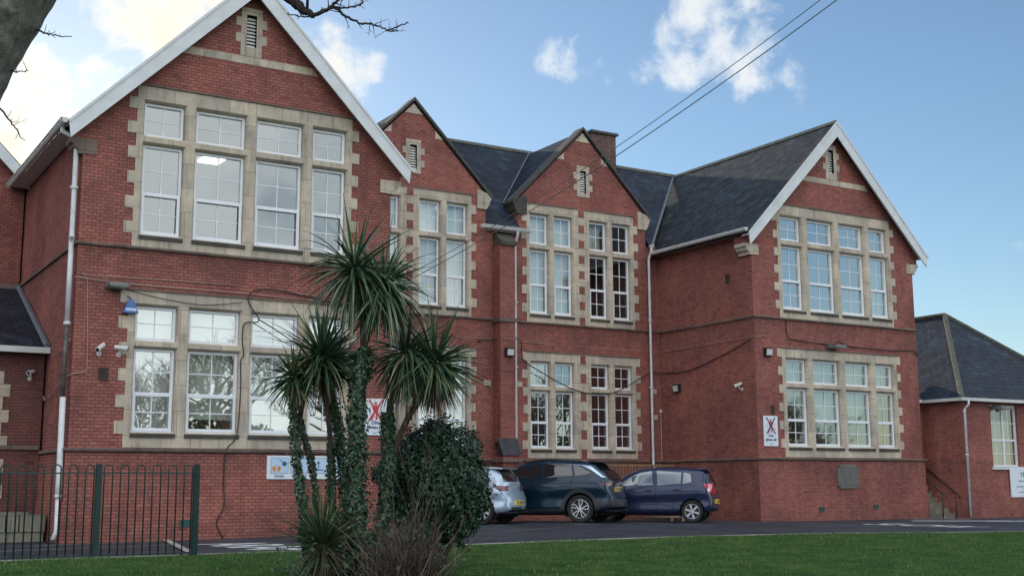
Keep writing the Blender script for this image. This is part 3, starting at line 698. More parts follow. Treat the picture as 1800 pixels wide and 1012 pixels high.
for X_, s_ in ((XR-.38, 1),):
    a, b_ = Vector((X_, EYM, EZM+.015)), Vector((X_+3.75, RY-.15, RZ-.18)); mb.tube([a, b_], .05, 6)
for c in MC:
    for s_ in (-1, 1):
        mb.tube([(c+s_*2.62, EYM+(9.98-EZM)/SLM, 10.03), (c, EYM+(12.6-EZM)/SLM, 12.66)], .025, 6)
mb.build('lead_valley', 'lead', R)
# chimney
ch = MB(); ch.box(19.40, 20.46, 8.9, 9.5, 10.5, 13.66)
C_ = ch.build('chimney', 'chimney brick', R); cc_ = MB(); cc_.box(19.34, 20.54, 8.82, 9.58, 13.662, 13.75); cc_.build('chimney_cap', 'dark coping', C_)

# rooms behind the glass
def room(x0, x1, y0, y1, z0, z1, mats, lights=None, name='room', cove=False):
    mb = MB(); mb.cur = 0
    zs_ = min(z1, 8.8) if cove else z1; q = (z1-zs_)*1.0
    mb.poly([(x0, y1, z0), (x1, y1, z0), (x1, y1, zs_), (x1-q, y1, z1), (x0+q, y1, z1), (x0, y1, zs_)]); mb.poly([(x0, y0, z0), (x0, y1, z0), (x0, y1, zs_), (x0, y0, zs_)]); mb.poly([(x1, y0, z0), (x1, y1, z0), (x1, y1, zs_), (x1, y0, zs_)])
    mb.cur = 1; mb.poly([(x0+q, y0, z1), (x1-q, y0, z1), (x1-q, y1, z1), (x0+q, y1, z1)])
    if q: mb.poly([(x0, y0, zs_), (x0, y1, zs_), (x0+q, y1, z1), (x0+q, y0, z1)]); mb.poly([(x1, y0, zs_), (x1, y1, zs_), (x1-q, y1, z1), (x1-q, y0, z1)])
    mb.cur = 2; mb.poly([(x0, y0, z0), (x1, y0, z0), (x1, y1, z0), (x0, y1, z0)])
    r_ = part(mb, name, mats, norm=False)
    for lx_, ly_ in (lights or []):
        l_ = MB(); l_.box(lx_-.28, lx_+.28, ly_-.45, ly_+.45, z1-.06, z1-.005); l_.build('ceiling_or_fill_light', 'lit panel', r_)
    return r_
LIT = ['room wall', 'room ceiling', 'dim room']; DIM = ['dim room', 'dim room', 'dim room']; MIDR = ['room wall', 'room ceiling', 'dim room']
room(.32, 6.83, .33, 13, 5.7, 9.85, LIT, [(4.5, 5.5), (6.45, 5.6), (6.45, 8.3), (6.45, 10.9), (1.8, .85), (2.8, .85), (3.8, .85), (4.8, .85)], cove=True)  # panels close behind the front wall are added out of view to brighten the room
room(.35, 6.8, .33, 7, .6, 5.4, MIDR, [(3.4, 2.2)])
room(XR+.32, XR+6.83, YR+.33, YR+6, 5.7, 9.85, MIDR, cove=True)
room(XR+.35, XR+6.8, YR+.33, YR+6, .6, 5.4, DIM)
room(8.45, 13.15, YM+.33, YM+3, 5.7, 9.85, LIT, [(10, YM+1.6), (12.2, YM+1.6)])
room(14.62, 16.95, YM+.33, YM+3, 5.7, 9.85, LIT, [(16.0, YM+1.6)])
room(17.0, 19.3, YM+.33, YM+3, 5.7, 9.85, DIM)
room(8.3, 13.9, YM+.33, YM+5.5, .6, 5.4, MIDR)
room(14.0, 19.9, YM+.33, YM+5.5, .6, 5.4, DIM)
# blinds, curtains and window-sill things that show
def blind(x0, x1, y, z0, z1, mat='blind', nm='blind'):
    mb = MB(); n_ = 14; v = []
    for k in range(n_+1):
        x = x0+(x1-x0)*k/n_; v.append((x, y+(.02*math.sin(k*2.4) if nm == 'curtain' else 0)))
    for k in range(n_): mb.poly([(v[k][0], v[k][1], z0), (v[k+1][0], v[k+1][1], z0), (v[k+1][0], v[k+1][1], z1), (v[k][0], v[k][1], z1)])
    part(mb, nm, mat, norm=False)
for c in MC:
    for a, b_ in pair(c)[0]: blind(a-.02, b_+.02, YM+.36, 6.4, 9.66)
for a, b_ in pair(10.8)[1]: blind(a-.02, b_+.02, YM+.36, 6.4, 9.66)
blind(17.2, 17.5, YM+.40, 6.4, 9.7, 'curtain', 'curtain'); blind(17.35, 17.95, YM+.42, 8.6, 9.7, 'curtain', 'curtain')
for k_, (a, b_) in enumerate(COLS): blind(a-.05, b_+.05, .40, 2.2+(.0, .35, .1, .7)[k_], 4.95)
for k_, (a, b_) in enumerate(COLS): blind(XR+a-.05, XR+b_+.05, YR+.42, 3.0+(.8, 0, .25, 1.2)[k_], 4.95, 'curtain', 'blind')
for k_, (a, b_) in enumerate(pair(10.8)[1]): blind(a-.05, b_+.05, YM+.38, 2.2, 4.95)
blind(XR+COLS[3][0], XR+COLS[3][1], YR+.4, 6.4, 9.4, 'curtain', 'curtain')
star = MB(); pts = [(11.42+(.11 if k % 2 == 0 else .05)*math.sin(k*math.pi/5), YM+.22, 7.02+(.11 if k % 2 == 0 else .05)*math.cos(k*math.pi/5)) for k in range(10)]
star.prism(pts, (0, .004, 0)); tag(star.build('paper_star', 'star yellow'), 'yellow paper star stuck inside a tall upstairs window', 'star')

# gutters and drainpipes
def gutter(a, b_, lab=None):
    a, b_ = Vector(a), Vector(b_); d = (b_-a).normalized(); n_ = d.cross(Vector((0, 0, 1))); mb = MB()
    P = [(-.065, .05), (.065, .05), (.06, -.02), (.03, -.055), (-.03, -.055), (-.06, -.02)]
    mb.prism([a+n_*p+Vector((0, 0, q)) for p, q in P], b_-a)
    mb.prism([a+n_*.069+Vector((0, 0, .055)), a+n_*.085+Vector((0, 0, .055)), a+n_*.085+Vector((0, 0, .03)), a+n_*.069+Vector((0, 0, .03))], b_-a); part(mb, 'gutter', 'gutter paint')
    # fascia board behind
def pipe(x, y, ztop, zbot, swan, mats='pipe paint', lab=None, r=.045, collars=(.3, .62), lean=0):
    mb = MB(); sx, sy, sz = swan
    pts = [(sx, sy, sz), (sx, sy, sz-.12), (x, y, ztop), (x, y, ztop-.15)]; mb.tube(pts, r, 10)
    mb.tube([(x, y, ztop-.1), (x+lean, y, zbot+.12), (x+lean-.02, y-.12, zbot)], r, 10)
    for f in collars: zz = ztop-(ztop-zbot)*f; mb.tube([(x+lean*f, y, zz), (x+lean*f, y, zz+.06)], r*1.5, 10); mb.box(x+lean*f-.08, x+lean*f+.08, y-.02, y+.04, zz+.02, zz+.045)
    o = part(mb, 'drainpipe', mats, lab, smooth=True); smooth_by_angle(o)
    return o
gz = EZ+.16-SL*.38-.02
gutter((-.45, 6.35, gz), (-.45, -.30, gz)); gutter((W_+.45, -.30, gz), (W_+.45, 5.7, gz))
gutter((XR-.45, YR-.3, gz+.10), (XR-.45, YM-.25, gz+.10)); gutter((XR+W_+.45, YR-.30, gz), (XR+W_+.45, YR+10, gz))
gutter((13.02, EYM-.06, 8.96), (14.78, EYM-.06, 8.96)); gutter((19.50, EYM-.06, 8.96), (XR-.40, EYM-.06, 8.96))
for q_ in ((-.38, -.02, .5, 6.3, gz-.02, gz+.0), (XR-.38, XR-.02, YR+.5, YM, gz+.06, gz+.08), (13.33, 14.45, EYM+.01, YM, 8.88, 8.90)): mb = MB(); mb.box(*q_); part(mb, 'soffit', 'gutter paint')
pipe(14.31, YM-.12, 8.55, 2.3, (14.31, EYM-.06, 8.93), lab='white drainpipe beside the buttress')
pipe(19.55, YM-.12, 8.55, 1.6, (19.55, EYM-.06, 8.93), lab='white drainpipe in the inner corner')
pipe(-.12, .10, 8.35, 6.2, (-.42, .10, gz-.02), r=.055, collars=(.5,))
mb = MB(); mb.tube([(-.12, .1, 6.3), (-.12, .1, 4.42)], .055, 10); mb.tube([(-.12, .1, 4.4), (-.12, .1, 4.47)], .075, 10); o = part(mb, 'drainpipe', 'pipe paint', smooth=True)
mb = MB(); mb.tube([(-.12, .1, 4.42), (-.14, .1, 2.9)], .048, 10); o = part(mb, 'drainpipe', 'rusty pipe', 'unpainted rusty length of drainpipe at the left corner', smooth=True)
mb = MB(); mb.tube([(-.14, .02, 2.92), (-.14, -.02, 1.2), (-.15, -.05, .9)], .06, 10); mb.tube([(-.15, -.05, .92), (-.15, -.07, .25), (-.22, -.12, .08)], .045, 10); mb.tube([(-.15, -.05, .9), (-.15, -.05, .96)], .07, 10); part(mb, 'drainpipe', 'pipe paint', smooth=True)

# buttress between the two little gables
mb = MB(); mb.box(13.57, 14.10, 5.62, YM-.05, 2.4, 8.42); mb.box(13.50, 14.07, 5.36, YM-.05, -.2, 2.0)
B_ = part(mb, 'buttress', 'brick')
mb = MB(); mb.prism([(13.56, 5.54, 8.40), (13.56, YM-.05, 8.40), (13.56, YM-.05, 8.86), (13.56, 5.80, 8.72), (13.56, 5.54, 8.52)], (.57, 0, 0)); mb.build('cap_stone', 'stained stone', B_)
mb = MB(); mb.prism([(13.46, 5.29, 2.0), (13.46, 5.615, 2.52), (13.46, 5.615, 2.0)], (.66, 0, 0))
for k in range(3): z = 2.06+.15*k; y = 5.29+(z-2.0)*.625; mb.prism([(13.45, y-.02, z-.03), (13.45, y-.01, z-.0), (13.45, y+.08, z+.14), (13.45, y+.06, z+.14)], (.68, 0, 0))
mb.build('sloping_cap', 'cap slate', B_)
mb = MB(); mb.box(13.45, 14.12, 5.27, YM-.1, 1.80, 1.90); mb.build('string_course', 'string stone', B_); mb = MB(); mb.box(13.52, 14.15, 5.57, YM-.07, 6.03, 6.15); mb.build('string_course', 'string stone', B_)

# far left: rear gable wing and the low lean-to in front of it
mb = MB(); sheet(mb, [(-7.3, 0), (-.05, 0), (-.05, 8.75), (-3.65, 12.4), (-7.3, 8.75)], [], 'Y', 6.5, .3); mb.box(-7.3, -.1, 6.8, 15, 0, 8.7); part(mb, 'wall', 'brick')
rm = MB(); zr_ = 12.62; roofplane(rm, [(-7.68, 15, 8.55), (-7.68, 6.15, 8.55), (-3.65, 6.15, zr_), (-3.65, 15, zr_)]); roofplane(rm, [(.30, 6.15, 8.62), (.30, 15, 8.62), (-3.65, 15, zr_), (-3.65, 6.15, zr_)])
part(rm, 'roof', 'plain tile', norm=False)
for s_ in (-1, 1):
    mb = MB(); a, b_ = Vector((-3.65+s_*(3.90 if s_ > 0 else 4.03), 6.12, 8.62)), Vector((-3.65, 6.12, 12.62)); dv = Vector((0, 0, -.42)); mb.prism([a, b_, b_+dv, a+dv*.8], (0, .04, 0)); part(mb, 'bargeboard', 'white paint')
mb = MB(); mb.box(-7.3, -.12, 6.42, 6.5, 6.03, 6.15); part(mb, 'string_course', 'string stone')
LT = empty('lean_to', (-3.6, 2.6, 0), 'low brick lean-to with dark slate roof against the left side wall', 'lean-to')
def lt(mb, name, mat, **k):
    o = mb.build(name, mat, None, **k); o.parent = LT; o.matrix_parent_inverse = Matrix.Translation((3.6, -2.6, 0)); return o
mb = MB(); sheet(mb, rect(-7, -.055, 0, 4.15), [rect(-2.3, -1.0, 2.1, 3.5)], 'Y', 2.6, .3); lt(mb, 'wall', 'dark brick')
rm = MB(); roofplane(rm, [(-7.2, 2.32, 4.12), (-.02, 2.32, 4.12), (-.02, 6.42, 6.02), (-7.2, 6.42, 6.02)]); lt(rm, 'roof', 'slate', norm=False)
mb = MB(); mb.prism([(-7.2, 2.20, 4.02), (-7.2, 2.33, 4.02), (-7.2, 2.33, 4.13), (-7.2, 2.20, 4.15)], (7.18, 0, 0)); lt(mb, 'gutter', 'gutter paint')
mb = MB(); mb.tube([(-.08, 2.25, 4.18), (-.08, 6.4, 6.08)], .07, 6); lt(mb, 'lead_flashing', 'lead')
mb = MB(); mb.box(-7, -.2, 2.53, 2.6, 1.93, 2.02); mb.box(-.2, -.09, 2.50, 2.56, 1.93, 2.02); lt(mb, 'string_course', 'string stone')
mb = MB()
for k in range(6):
    e = .26 if k % 2 == 0 else .12
    mb.box(-1.0, -1.0+e, 2.575, 2.7, 1.95+k*.28, 1.95+(k+1)*.28-.012)
mb.box(-2.3, -1.0, 2.578, 2.7, 1.95, 2.1); mb.box(-2.3, -1.0, 2.578, 2.7, 3.5, 3.7)
lt(mb, 'quoin_stones', 'stone')
for z in (1.42, .88): mb = MB(); mb.box(-1.2, -.79, 2.57, 2.62, z, z+.3); lt(mb, 'block_stone', 'stone')
mb = MB(); mb.poly([(-2.3, 2.72, 2.1), (-1.0, 2.72, 2.1), (-1.0, 2.72, 3.5), (-2.3, 2.72, 3.5)]); lt(mb, 'pane', 'reflective glass', norm=False)
mb = MB(); mb.box(-2.3, -1, 2.9, 2.95, 2.0, 3.6); lt(mb, 'blind', 'dim room')
ST = empty('stone_steps', (-1.4, 1.4, 0), 'worn stone steps below the lean-to behind the green fence', 'steps')
mb = MB()
for k in range(3): mb.box(-3.5, -.16+.10*-k, 1.15+.32*k, 2.5, .2*k+.005, .2*(k+1)-.004)
for k in range(4): mb.box(-1.15+.26*k, -.92+.26*k, 1.12, 1.40, .21, .56)
o = mb.build('step', 'step stone', None); o.parent = ST; o.matrix_parent_inverse = Matrix.Translation((1.4, -1.4, 0))

# ------------------------------------------------------------------ annex at the right
AX = empty('annex_building', (31.8, 4, 0), 'single-storey brick annex with hipped slate roof beyond the steps', 'building')
def ax(mb, name, mat, parent=None, **k):
    o = mb.build(name, mat, None, **k); o.parent = parent or AX
    o.matrix_parent_inverse = Matrix.Translation((-31.8, -4, 0)); return o
mb = MB(); sheet(mb, rect(28.0, 35.6, -.2, 3.78), [rect(29.42, 30.82, 1.66, 3.70)], 'Y', .5, .3); sheet(mb, rect(.8, 12, -.2, 3.78), [], 'X', 28.0, .3); sheet(mb, rect(.8, 12, -.2, 3.78), [], 'X', 35.3, .3)
sheet(mb, rect(XR+W_+.05, 28.0, -.2, 3.78), [], 'Y', 2.1, .3)
ax(mb, 'wall', 'brick')
mb = MB(); mb.box(27.955, 35.64, .455, .499, -.3, .82); mb.box(27.955, 27.999, .5, 2.1, -.3, .82); ax(mb, 'plinth', 'brick')
rm = MB(); e = .2; z0_ = 3.84; zr_ = 7.25
roofplane(rm, [(28-e, .5-e, z0_), (35.6+e, .5-e, z0_), (31.8, 4.0, zr_)]); roofplane(rm, [(28-e, 12, z0_), (28-e, .5-e, z0_), (31.8, 4, zr_), (31.8, 12, zr_)]); roofplane(rm, [(35.6+e, .5-e, z0_), (35.6+e, 12, z0_), (31.8, 12, zr_), (31.8, 4, zr_)])
roofplane(rm, [(27.3, 1.9, z0_+.02), (27.85, 1.9, z0_+.02), (28.6, 3.0, 4.7), (27.3, 3.0, 4.7)])
ax(rm, 'roof', 'slate', norm=False)
mb = MB(); mb.tube([(28-e, .5-e, z0_+.01), (31.8, 4, zr_+.02)], .09, 6); mb.tube([(35.6+e, .5-e, z0_+.01), (31.8, 4, zr_+.02)], .08, 6); mb.tube([(31.8, 4, zr_+.02), (31.8, 12, zr_+.02)], .09, 6); ax(mb, 'hip_tiles', 'ridge tile')
mb = MB(); mb.box(28-e-.1, 35.8, .5-e-.10, .5-e+.02, 3.76, 3.86); mb.box(28-e-.10, 28-e+.02, .5-e+.03, 2.0, 3.76, 3.86); mb.box(27.2, 28-e-.11, 1.80, 1.9, 3.78, 3.87); mb.box(28-e+.03, 35.7, .5-e+.03, .49, 3.77, 3.79); ax(mb, 'gutter', 'gutter paint')
mb = MB(); mb.tube([(28.0, .22, 3.76), (28.02, .22, 3.66), (28.0, .38, 3.5), (28.0, .40, .05)], .04, 10)
for z in (2.0, 3.4): mb.tube([(28.0, .4, z), (28.0, .4, z+.05)], .06, 10)
ax(mb, 'drainpipe', 'pipe paint', smooth=True)
mb = MB()
for a, b_ in ((29.42, 29.48), (30.12, 30.18), (30.76, 30.82)): mb.box(a, b_, .60, .66, 1.66, 3.70)
for a, b_ in ((29.48, 30.12), (30.18, 30.76)):
    for z in (1.66, 2.50, 3.64): mb.box(a, b_, .60, .66, z, z+.06)
    for z in (2.08, 3.08): mb.box(a, b_, .625, .64, z, z+.018)
    xm = (a+b_)/2; mb.box(xm-.009, xm+.009, .642, .652, 1.72, 3.64)
wf = ax(mb, 'window', 'white upvc')
mb = MB(); mb.poly([(29.44, .635, 1.68), (30.80, .635, 1.68), (30.80, .635, 3.68), (29.44, .635, 3.68)]); ax(mb, 'pane', 'window glass', norm=False)
mb = MB(); n_ = 24
for k in range(n_):
    x0_, x1_ = 29.44+1.36*k/n_, 29.44+1.36*(k+1)/n_; mb.poly([(x0_, .86+.03*(k % 2), 1.6), (x1_, .86+.03*((k+1) % 2), 1.6), (x1_, .86+.03*((k+1) % 2), 3.2), (x0_, .86+.03*(k % 2), 3.2)])
mb.box(29.3, 31, 1.8, 1.85, 1.4, 3.75); ax(mb, 'curtain', 'curtain', norm=False)
mb = MB(); mb.box(29.32, 30.9, .43, .62, 1.56, 1.655); ax(mb, 'sill', 'pale plastic')
mb = MB(); mb.box(XR+W_+.1, 27.99, 2.03, 2.1, 1.85, 1.95); ax(mb, 'string_course', 'string stone')

SR = empty('stone_steps', (27.6, 1.5, 0), 'small stone steps with handrails between right gable and annex', 'steps')
def sr(mb, name, mat, **k):
    o = mb.build(name, mat, None, **k); o.parent = SR; o.matrix_parent_inverse = Matrix.Translation((-27.6, -1.5, 0)); return o
mb = MB()
for k in range(5): mb.box(27.27, 27.93, .95+.22*k, 2.09, .17*k, .17*(k+1)-.003)
for k in range(3): mb.box(27.32+.18*k, 27.46+.18*k, 1.9, 2.05, .85, 1.0+.02*k)
sr(mb, 'step', 'step stone')
mb = MB()
for k in range(5): mb.box(27.265, 27.935, .94+.22*k, .97+.22*k, .17*(k+1)-.03, .17*(k+1)+.003)
sr(mb, 'step_nosing', 'rail wood')
for x in (27.30, 27.95):
    mb = MB(); mb.tube([(x, .72, .62), (x, .78, .78), (x, .9, .82), (x, 2.0, 1.62)], .025, 8); mb.tube([(x, .9, 0), (x, .9, .82)], .02, 8); sr(mb, 'handrail', 'rail iron', smooth=True)

DB = empty('distant_house', (40, 22, 0), 'distant low roof of reddish tiles peeping over the annex', 'building')
def db(mb, name, mat, **k):
    o = mb.build(name, mat, None, **k); o.parent = DB; o.matrix_parent_inverse = Matrix.Translation((-40, -22, 0)); return o
mb = MB(); mb.box(44, 66, 19, 27, 0, 5.0); db(mb, 'wall', 'dark brick'); rm = MB(); roofplane(rm, [(43.6, 18.6, 4.9), (66.4, 18.6, 4.9), (66.4, 23, 8.3), (43.6, 23, 8.3)]); roofplane(rm, [(66.4, 27.4, 4.9), (43.6, 27.4, 4.9), (43.6, 23, 8.3), (66.4, 23, 8.3)]); db(rm, 'roof', 'plain tile', norm=False)

# ------------------------------------------------------------------ things on the walls
def flood(X, Y, z, w_, lab, r=0):
    e_ = empty('floodlight', (X, Y, z), lab, 'floodlight', None, r)
    mb = MB(); mb.prism([(-w_/2, -.42, .02), (-w_/2, -.40, .10), (-w_/2, -.02, .16), (-w_/2, -.02, .02)], (w_, 0, 0)); mb.build('housing', 'weathered grey', e_)
    mb = MB(); mb.prism([(-w_/2+.03, -.40, .0), (-w_/2+.03, -.05, .0), (-w_/2+.03, -.05, .018), (-w_/2+.03, -.40, .018)], (w_-.06, 0, 0)); mb.build('lens', 'grey plastic', e_)
    mb = MB(); mb.box(-.05, .05, -.06, 0, -.06, .1); mb.build('bracket', 'black plastic', e_); return e_
flood(.78, 0, 5.20, .40, 'weathered floodlight above the blue alarm lamp at the left corner')
flood(23.25, YR, 5.30, .46, 'weathered floodlight over the right gable ground-floor window')
flood(29.75, .5, 3.52, .50, 'floodlight over the curtained annex window')
e_ = empty('alarm_sounder', (1.10, 0, 4.85), 'blue three-sided alarm lamp on the brick beside the window', 'alarm')
mb = MB(); mb.prism([(-.16, -.16, -.14), (.16, -.16, -.14), (.045, -.16, .14), (-.045, -.16, .14)], (0, .16, 0)); o = mb.build('cover', 'blue lens', e_)
mb = MB(); mb.box(-.11, .11, -.165, -.1605, -.10, -.04); mb.build('label_strip', 'sign blue panel', e_); mb = MB(); mb.tube([(0, -.08, .14), (0, -.08, .18), (-.06, 0, .24)], .012, 6); mb.build('cable', 'cable black', e_)
def cctv(X, Y, Z, dx, dy, dz, lab, rz=0):
    e_ = empty('security_camera', (X, Y, Z), lab, 'camera', 'security cameras on the brick walls', rz); d = Vector((dx, dy, dz)).normalized()
    c0 = Vector((0, -.16, .06)); mb = MB(); mb.tube([c0-d*.12, c0+d*.12], .048, 12); mb.tube([c0+d*.10, c0+d*.15], .054, 12); mb.build('body', 'pale plastic', e_, smooth=False)
    mb = MB(); mb.tube([c0+d*.151, c0+d*.155], .04, 12); mb.build('lens', 'black plastic', e_)
    mb = MB(); mb.tube([(0, -.001, -.07), (0, -.03, -.07)], .05, 10); mb.tube([(0, -.03, -.07), (0, -.1, -.06), c0], .018, 8); mb.build('bracket', 'pale plastic', e_)
cctv(.52, 0, 3.90, -.55, -.6, -.45, 'left of the two white cameras under the blue alarm lamp'); cctv(.92, 0, 3.90, .9, -.4, -.12, 'right of the two white cameras under the blue alarm lamp')
cctv(XR, 2.1, 4.03, -.2, -.9, -.35, 'white camera on the inner side wall of the right gable', rad(-90))
cctv(-.35, 2.6, 3.55, -.5, -.8, -.2, 'small camera on the lean-to wall below its gutter')
def lampbox(X, Y, Z, lab, rz=0, face='pale plastic', s_=1):
    e_ = empty('wall_lamp', (X, Y, Z), lab, 'lamp', 'box lamps on the walls', rz)
    mb = MB(); mb.prism([(-.14*s_, 0, .14*s_), (-.14*s_, -.13, .12*s_), (-.14*s_, -.10, -.13*s_), (-.14*s_, 0, -.14*s_)], (.28*s_, 0, 0)); mb.build('housing', 'black plastic', e_)
    mb = MB(); mb.prism([(-.11*s_, -.145, .08*s_), (-.11*s_, -.13, .085*s_), (-.11*s_, -.105, -.10*s_), (-.11*s_, -.12, -.10*s_)], (.22*s_, 0, 0)); mb.build('cover', face, e_)
lampbox(13.86, 5.62, 5.10, 'box lamp high on the brick buttress'); lampbox(20.50, YR, 5.06, 'box lamp on the brick left of the right gable ground-floor window')
lampbox(XR, 5.15, 4.2, 'black box lamp deep on the inner side wall', rad(-90))
for k, (x, z) in enumerate(((13.36, 4.18), (14.49, 4.19), (19.71, 4.15), (19.72, 3.30))):
    mb = MB(); mb.box(x-.12, x+.12, YM-.03, YM-.001, z-.08, z+.08); mb.box(x-.12, x+.12, YM-.034, YM-.0305, z-.006, z+.006)
    tag(mb.build('vent_block', 'stone'), ['pale vent block left of the buttress', 'pale vent block right of the buttress', 'upper pale vent block beside the inner drainpipe', 'lower pale vent block beside the inner drainpipe'][k], 'vent', 'pale vent blocks in the brick')
def vent(x, y, z, w_, h_, mat, lab, side=False):
    e_ = empty('air_vent', (x, y, z), lab, 'vent', 'small vents in the brick', rad(-90) if side else 0)
    mb = MB(); mb.box(-w_/2, w_/2, -.02, -.001, -h_/2, -h_/2+.02); mb.box(-w_/2, w_/2, -.02, -.001, h_/2-.02, h_/2); mb.box(-w_/2, -w_/2+.02, -.02, -.001, -h_/2+.02, h_/2-.02); mb.box(w_/2-.02, w_/2, -.02, -.001, -h_/2+.02, h_/2-.02); mb.build('frame', mat, e_)
    mb = MB(); n_ = max(2, int(w_/.05))
    for k in range(n_): xx = -w_/2+.03+(w_-.06)*k/n_; mb.box(xx, xx+.02, -.015, -.003, -h_/2+.02, h_/2-.02)
    mb.box(-w_/2+.02, w_/2-.02, -.002, -.0005, -h_/2+.02, h_/2-.02); mb.build('grille', mat, e_)
vent(.63, 0, 3.42, .2, .26, 'vent brown', 'square brown vent below the two cameras'); vent(2.45, -.075, .36, .24, .15, 'vent green', 'green vent low on the left gable plinth')
vent(5.3, -.075, .40, .24, .15, 'vent green', 'green vent low behind the palms'); vent(22.43, YR-.075, .37, .24, .12, 'vent green', 'left green vent under the stone plaque'); vent(24.78, YR-.075, .41, .24, .12, 'vent green', 'right green vent under the stone plaque')
vent(20.64, YR, 3.33, .14, .27, 'vent brown', 'dark slot vent above the white sign on the right gable'); vent(XR, 2.6, 7.43, .18, .28, 'vent brown', 'dark slot vent high on the inner side wall', True)

def signboard(name, x0, x1, z0, z1, Y, lab, cat='sign', group=None):
    e_ = empty(name, ((x0+x1)/2, Y, z0), lab, cat, group); cx_ = (x0+x1)/2
    mb = MB(); mb.box(x0-cx_, x1-cx_, -.03, -.002, 0, z1-z0); mb.build('board', 'sign white', e_)
    return e_
def ballsign(x0, x1, z0, z1, Y, lab):
    e_ = signboard('notice_sign', x0, x1, z0, z1, Y, lab, 'sign', 'no ball games signs'); w_, h_ = x1-x0, z1-z0; s = w_/.62
    ic = MB(); cz = h_*.68
    ic.tube([(.0, -.033, cz+.17*s), (.0, -.031, cz+.17*s)], .045*s, 12)
    ic.prism([(-.10*s, -.032, cz+.12*s), (.10*s, -.032, cz+.12*s), (.06*s, -.032, cz-.08*s), (-.05*s, -.032, cz-.08*s)], (0, .001, 0))
    ic.bar((-.04*s, -.032, cz-.08*s), (-.12*s, -.032, cz-.24*s), .002, .05*s); ic.bar((.04*s, -.032, cz-.08*s), (.02*s, -.032, cz-.24*s), .002, .05*s)
    ic.build('player_picture', 'sign red', e_)
    rg = MB(); rg.tube([(.16*s*math.cos(a), -.0325, cz+.16*s*math.sin(a)) for a in [k*math.pi/10 for k in range(21)]], .010*s, 4, False); rg.tube([(.15*s, -.033, cz-.12*s), (.15*s, -.031, cz-.12*s)], .045*s, 10); rg.build('ball_picture', 'sign pink', e_)
    cr = MB(); cr.bar((-.19*s, -.038, cz+.27*s), (.19*s, -.038, cz-.27*s), .003, .042*s); cr.bar((.19*s, -.041, cz+.27*s), (-.19*s, -.041, cz-.27*s), .003, .042*s); cr.build('cross', 'sign ink' if x0 > 12 else 'sign red', e_)
    tx = MB(); P = lambda dz: (lambda u, v: (u, -.0325, dz+v))
    textmb(tx, 'Dim', .13*s, P(h_*.30), bold=.004); textmb(tx, 'g\u00eamau p\u00eal', .115*s, P(h_*.18), bold=.004); tx.build('lettering', 'sign ink', e_, norm=False)
    tk = MB(); tk.tube([(-.06*s, -.0325, h_*.09), (-.01*s, -.0325, h_*.05), (.08*s, -.0325, h_*.10)], .008*s, 4, False); tk.build('tick_mark', 'sign teal', e_)
ballsign(20.24, 20.80, 2.24, 3.14, YR, 'white no ball games sign left of the right gable window')
ballsign(6.53, 7.10, 2.27, 3.11, 0, 'white no ball games sign half hidden behind the palms')
PN = signboard('picture_sign', 4.20, 6.10, 1.27, 1.78, -.046, 'long white sign of four square pictures behind the palm trunks')
x = -.95
for k in range(4):
    xc = -.95+.055+.235+.455*k; fr = MB()
    fr.box(xc-.20, xc+.20, -.0335, -.0305, .13, .46); fr.build('picture_panel', 'sign blue panel', PN)
    ol = MB(); ol.tube([(xc-.20, -.035, .13), (xc+.20, -.035, .13), (xc+.20, -.035, .46), (xc-.20, -.035, .46), (xc-.20, -.035, .13)], .004, 4, False); ol.build('panel_outline', 'sign ink', PN)
    if k == 0:
        hd = MB()
        for s_ in (-1, 1):
            hd.prism([(xc-.07+s_*.05+.045*math.cos(a), -.0365, .21+.045*math.sin(a)) for a in [j*math.pi/5 for j in range(10)]], (0, .0025, 0))
            for j in range(4): hd.bar((xc-.07+s_*.05, -.037, .22), (xc-.07+s_*(.05+.028*(j-1)), -.037, .30-.012*j), .002, .020)
        hd.build('hands_picture', 'sign orange', PN)
        bt = MB(); bt.prism([(xc+.04, -.0365, .33), (xc+.12, -.0365, .27), (xc+.18, -.0365, .34), (xc+.10, -.0365, .40)], (0, .0025, 0)); bt.bar((xc+.06, -.036, .38), (xc-.01, -.036, .42), .002, .018); bt.build('bottle_picture', 'sign teal', PN)
    elif k == 1:
        hd = MB(); hd.prism([(xc-.05+.08*math.cos(a), -.0365, .30+.09*math.sin(a)) for a in [j*math.pi/6 for j in range(12)]], (0, .0025, 0)); hd.build('face_picture', 'sign orange', PN)
        bt = MB(); bt.prism([(xc-.12, -.039, .28), (xc+.03, -.039, .28), (xc, -.039, .20), (xc-.08, -.039, .20)], (0, .002, 0)); bt.build('mask_picture', 'sign teal', PN)
    elif k == 2:
        bt = MB(); bt.bar((xc-.12, -.0365, .2), (xc+.12, -.0365, .2), .002, .02); bt.tube([(xc, -.038, .36), (xc, -.036, .36)], .03, 10); bt.bar((xc, -.0365, .33), (xc, -.0365, .22), .002, .05); bt.build('person_picture', 'sign teal', PN)
    else:
        hd = MB(); hd.bar((xc-.13, -.0365, .33), (xc-.13, -.0365, .22), .002, .04); hd.bar((xc-.14, -.0365, .25), (xc-.07, -.0365, .25), .002, .03); hd.build('pupil_picture', 'sign pink', PN)
        bt = MB(); bt.tube([(xc-.13, -.038, .365), (xc-.13, -.036, .365)], .022, 10); bt.bar((xc-.08, -.0385, .28), (xc+.10, -.0385, .28), .002, .018); bt.bar((xc-.06, -.0385, .27), (xc-.06, -.0385, .2), .002, .014); bt.bar((xc+.08, -.0385, .27), (xc+.08, -.0385, .2), .002, .014); bt.build('desk_picture', 'sign teal', PN)
    tx = MB()
    wd = ['Dwylo', 'Gorchudd', '', 'Awyr'][k]
    if wd: textmb(tx, wd, .085, lambda u, v: (xc+u, -.0325, .04+v), bold=.002); tx.build('lettering', 'sign ink', PN, norm=False)
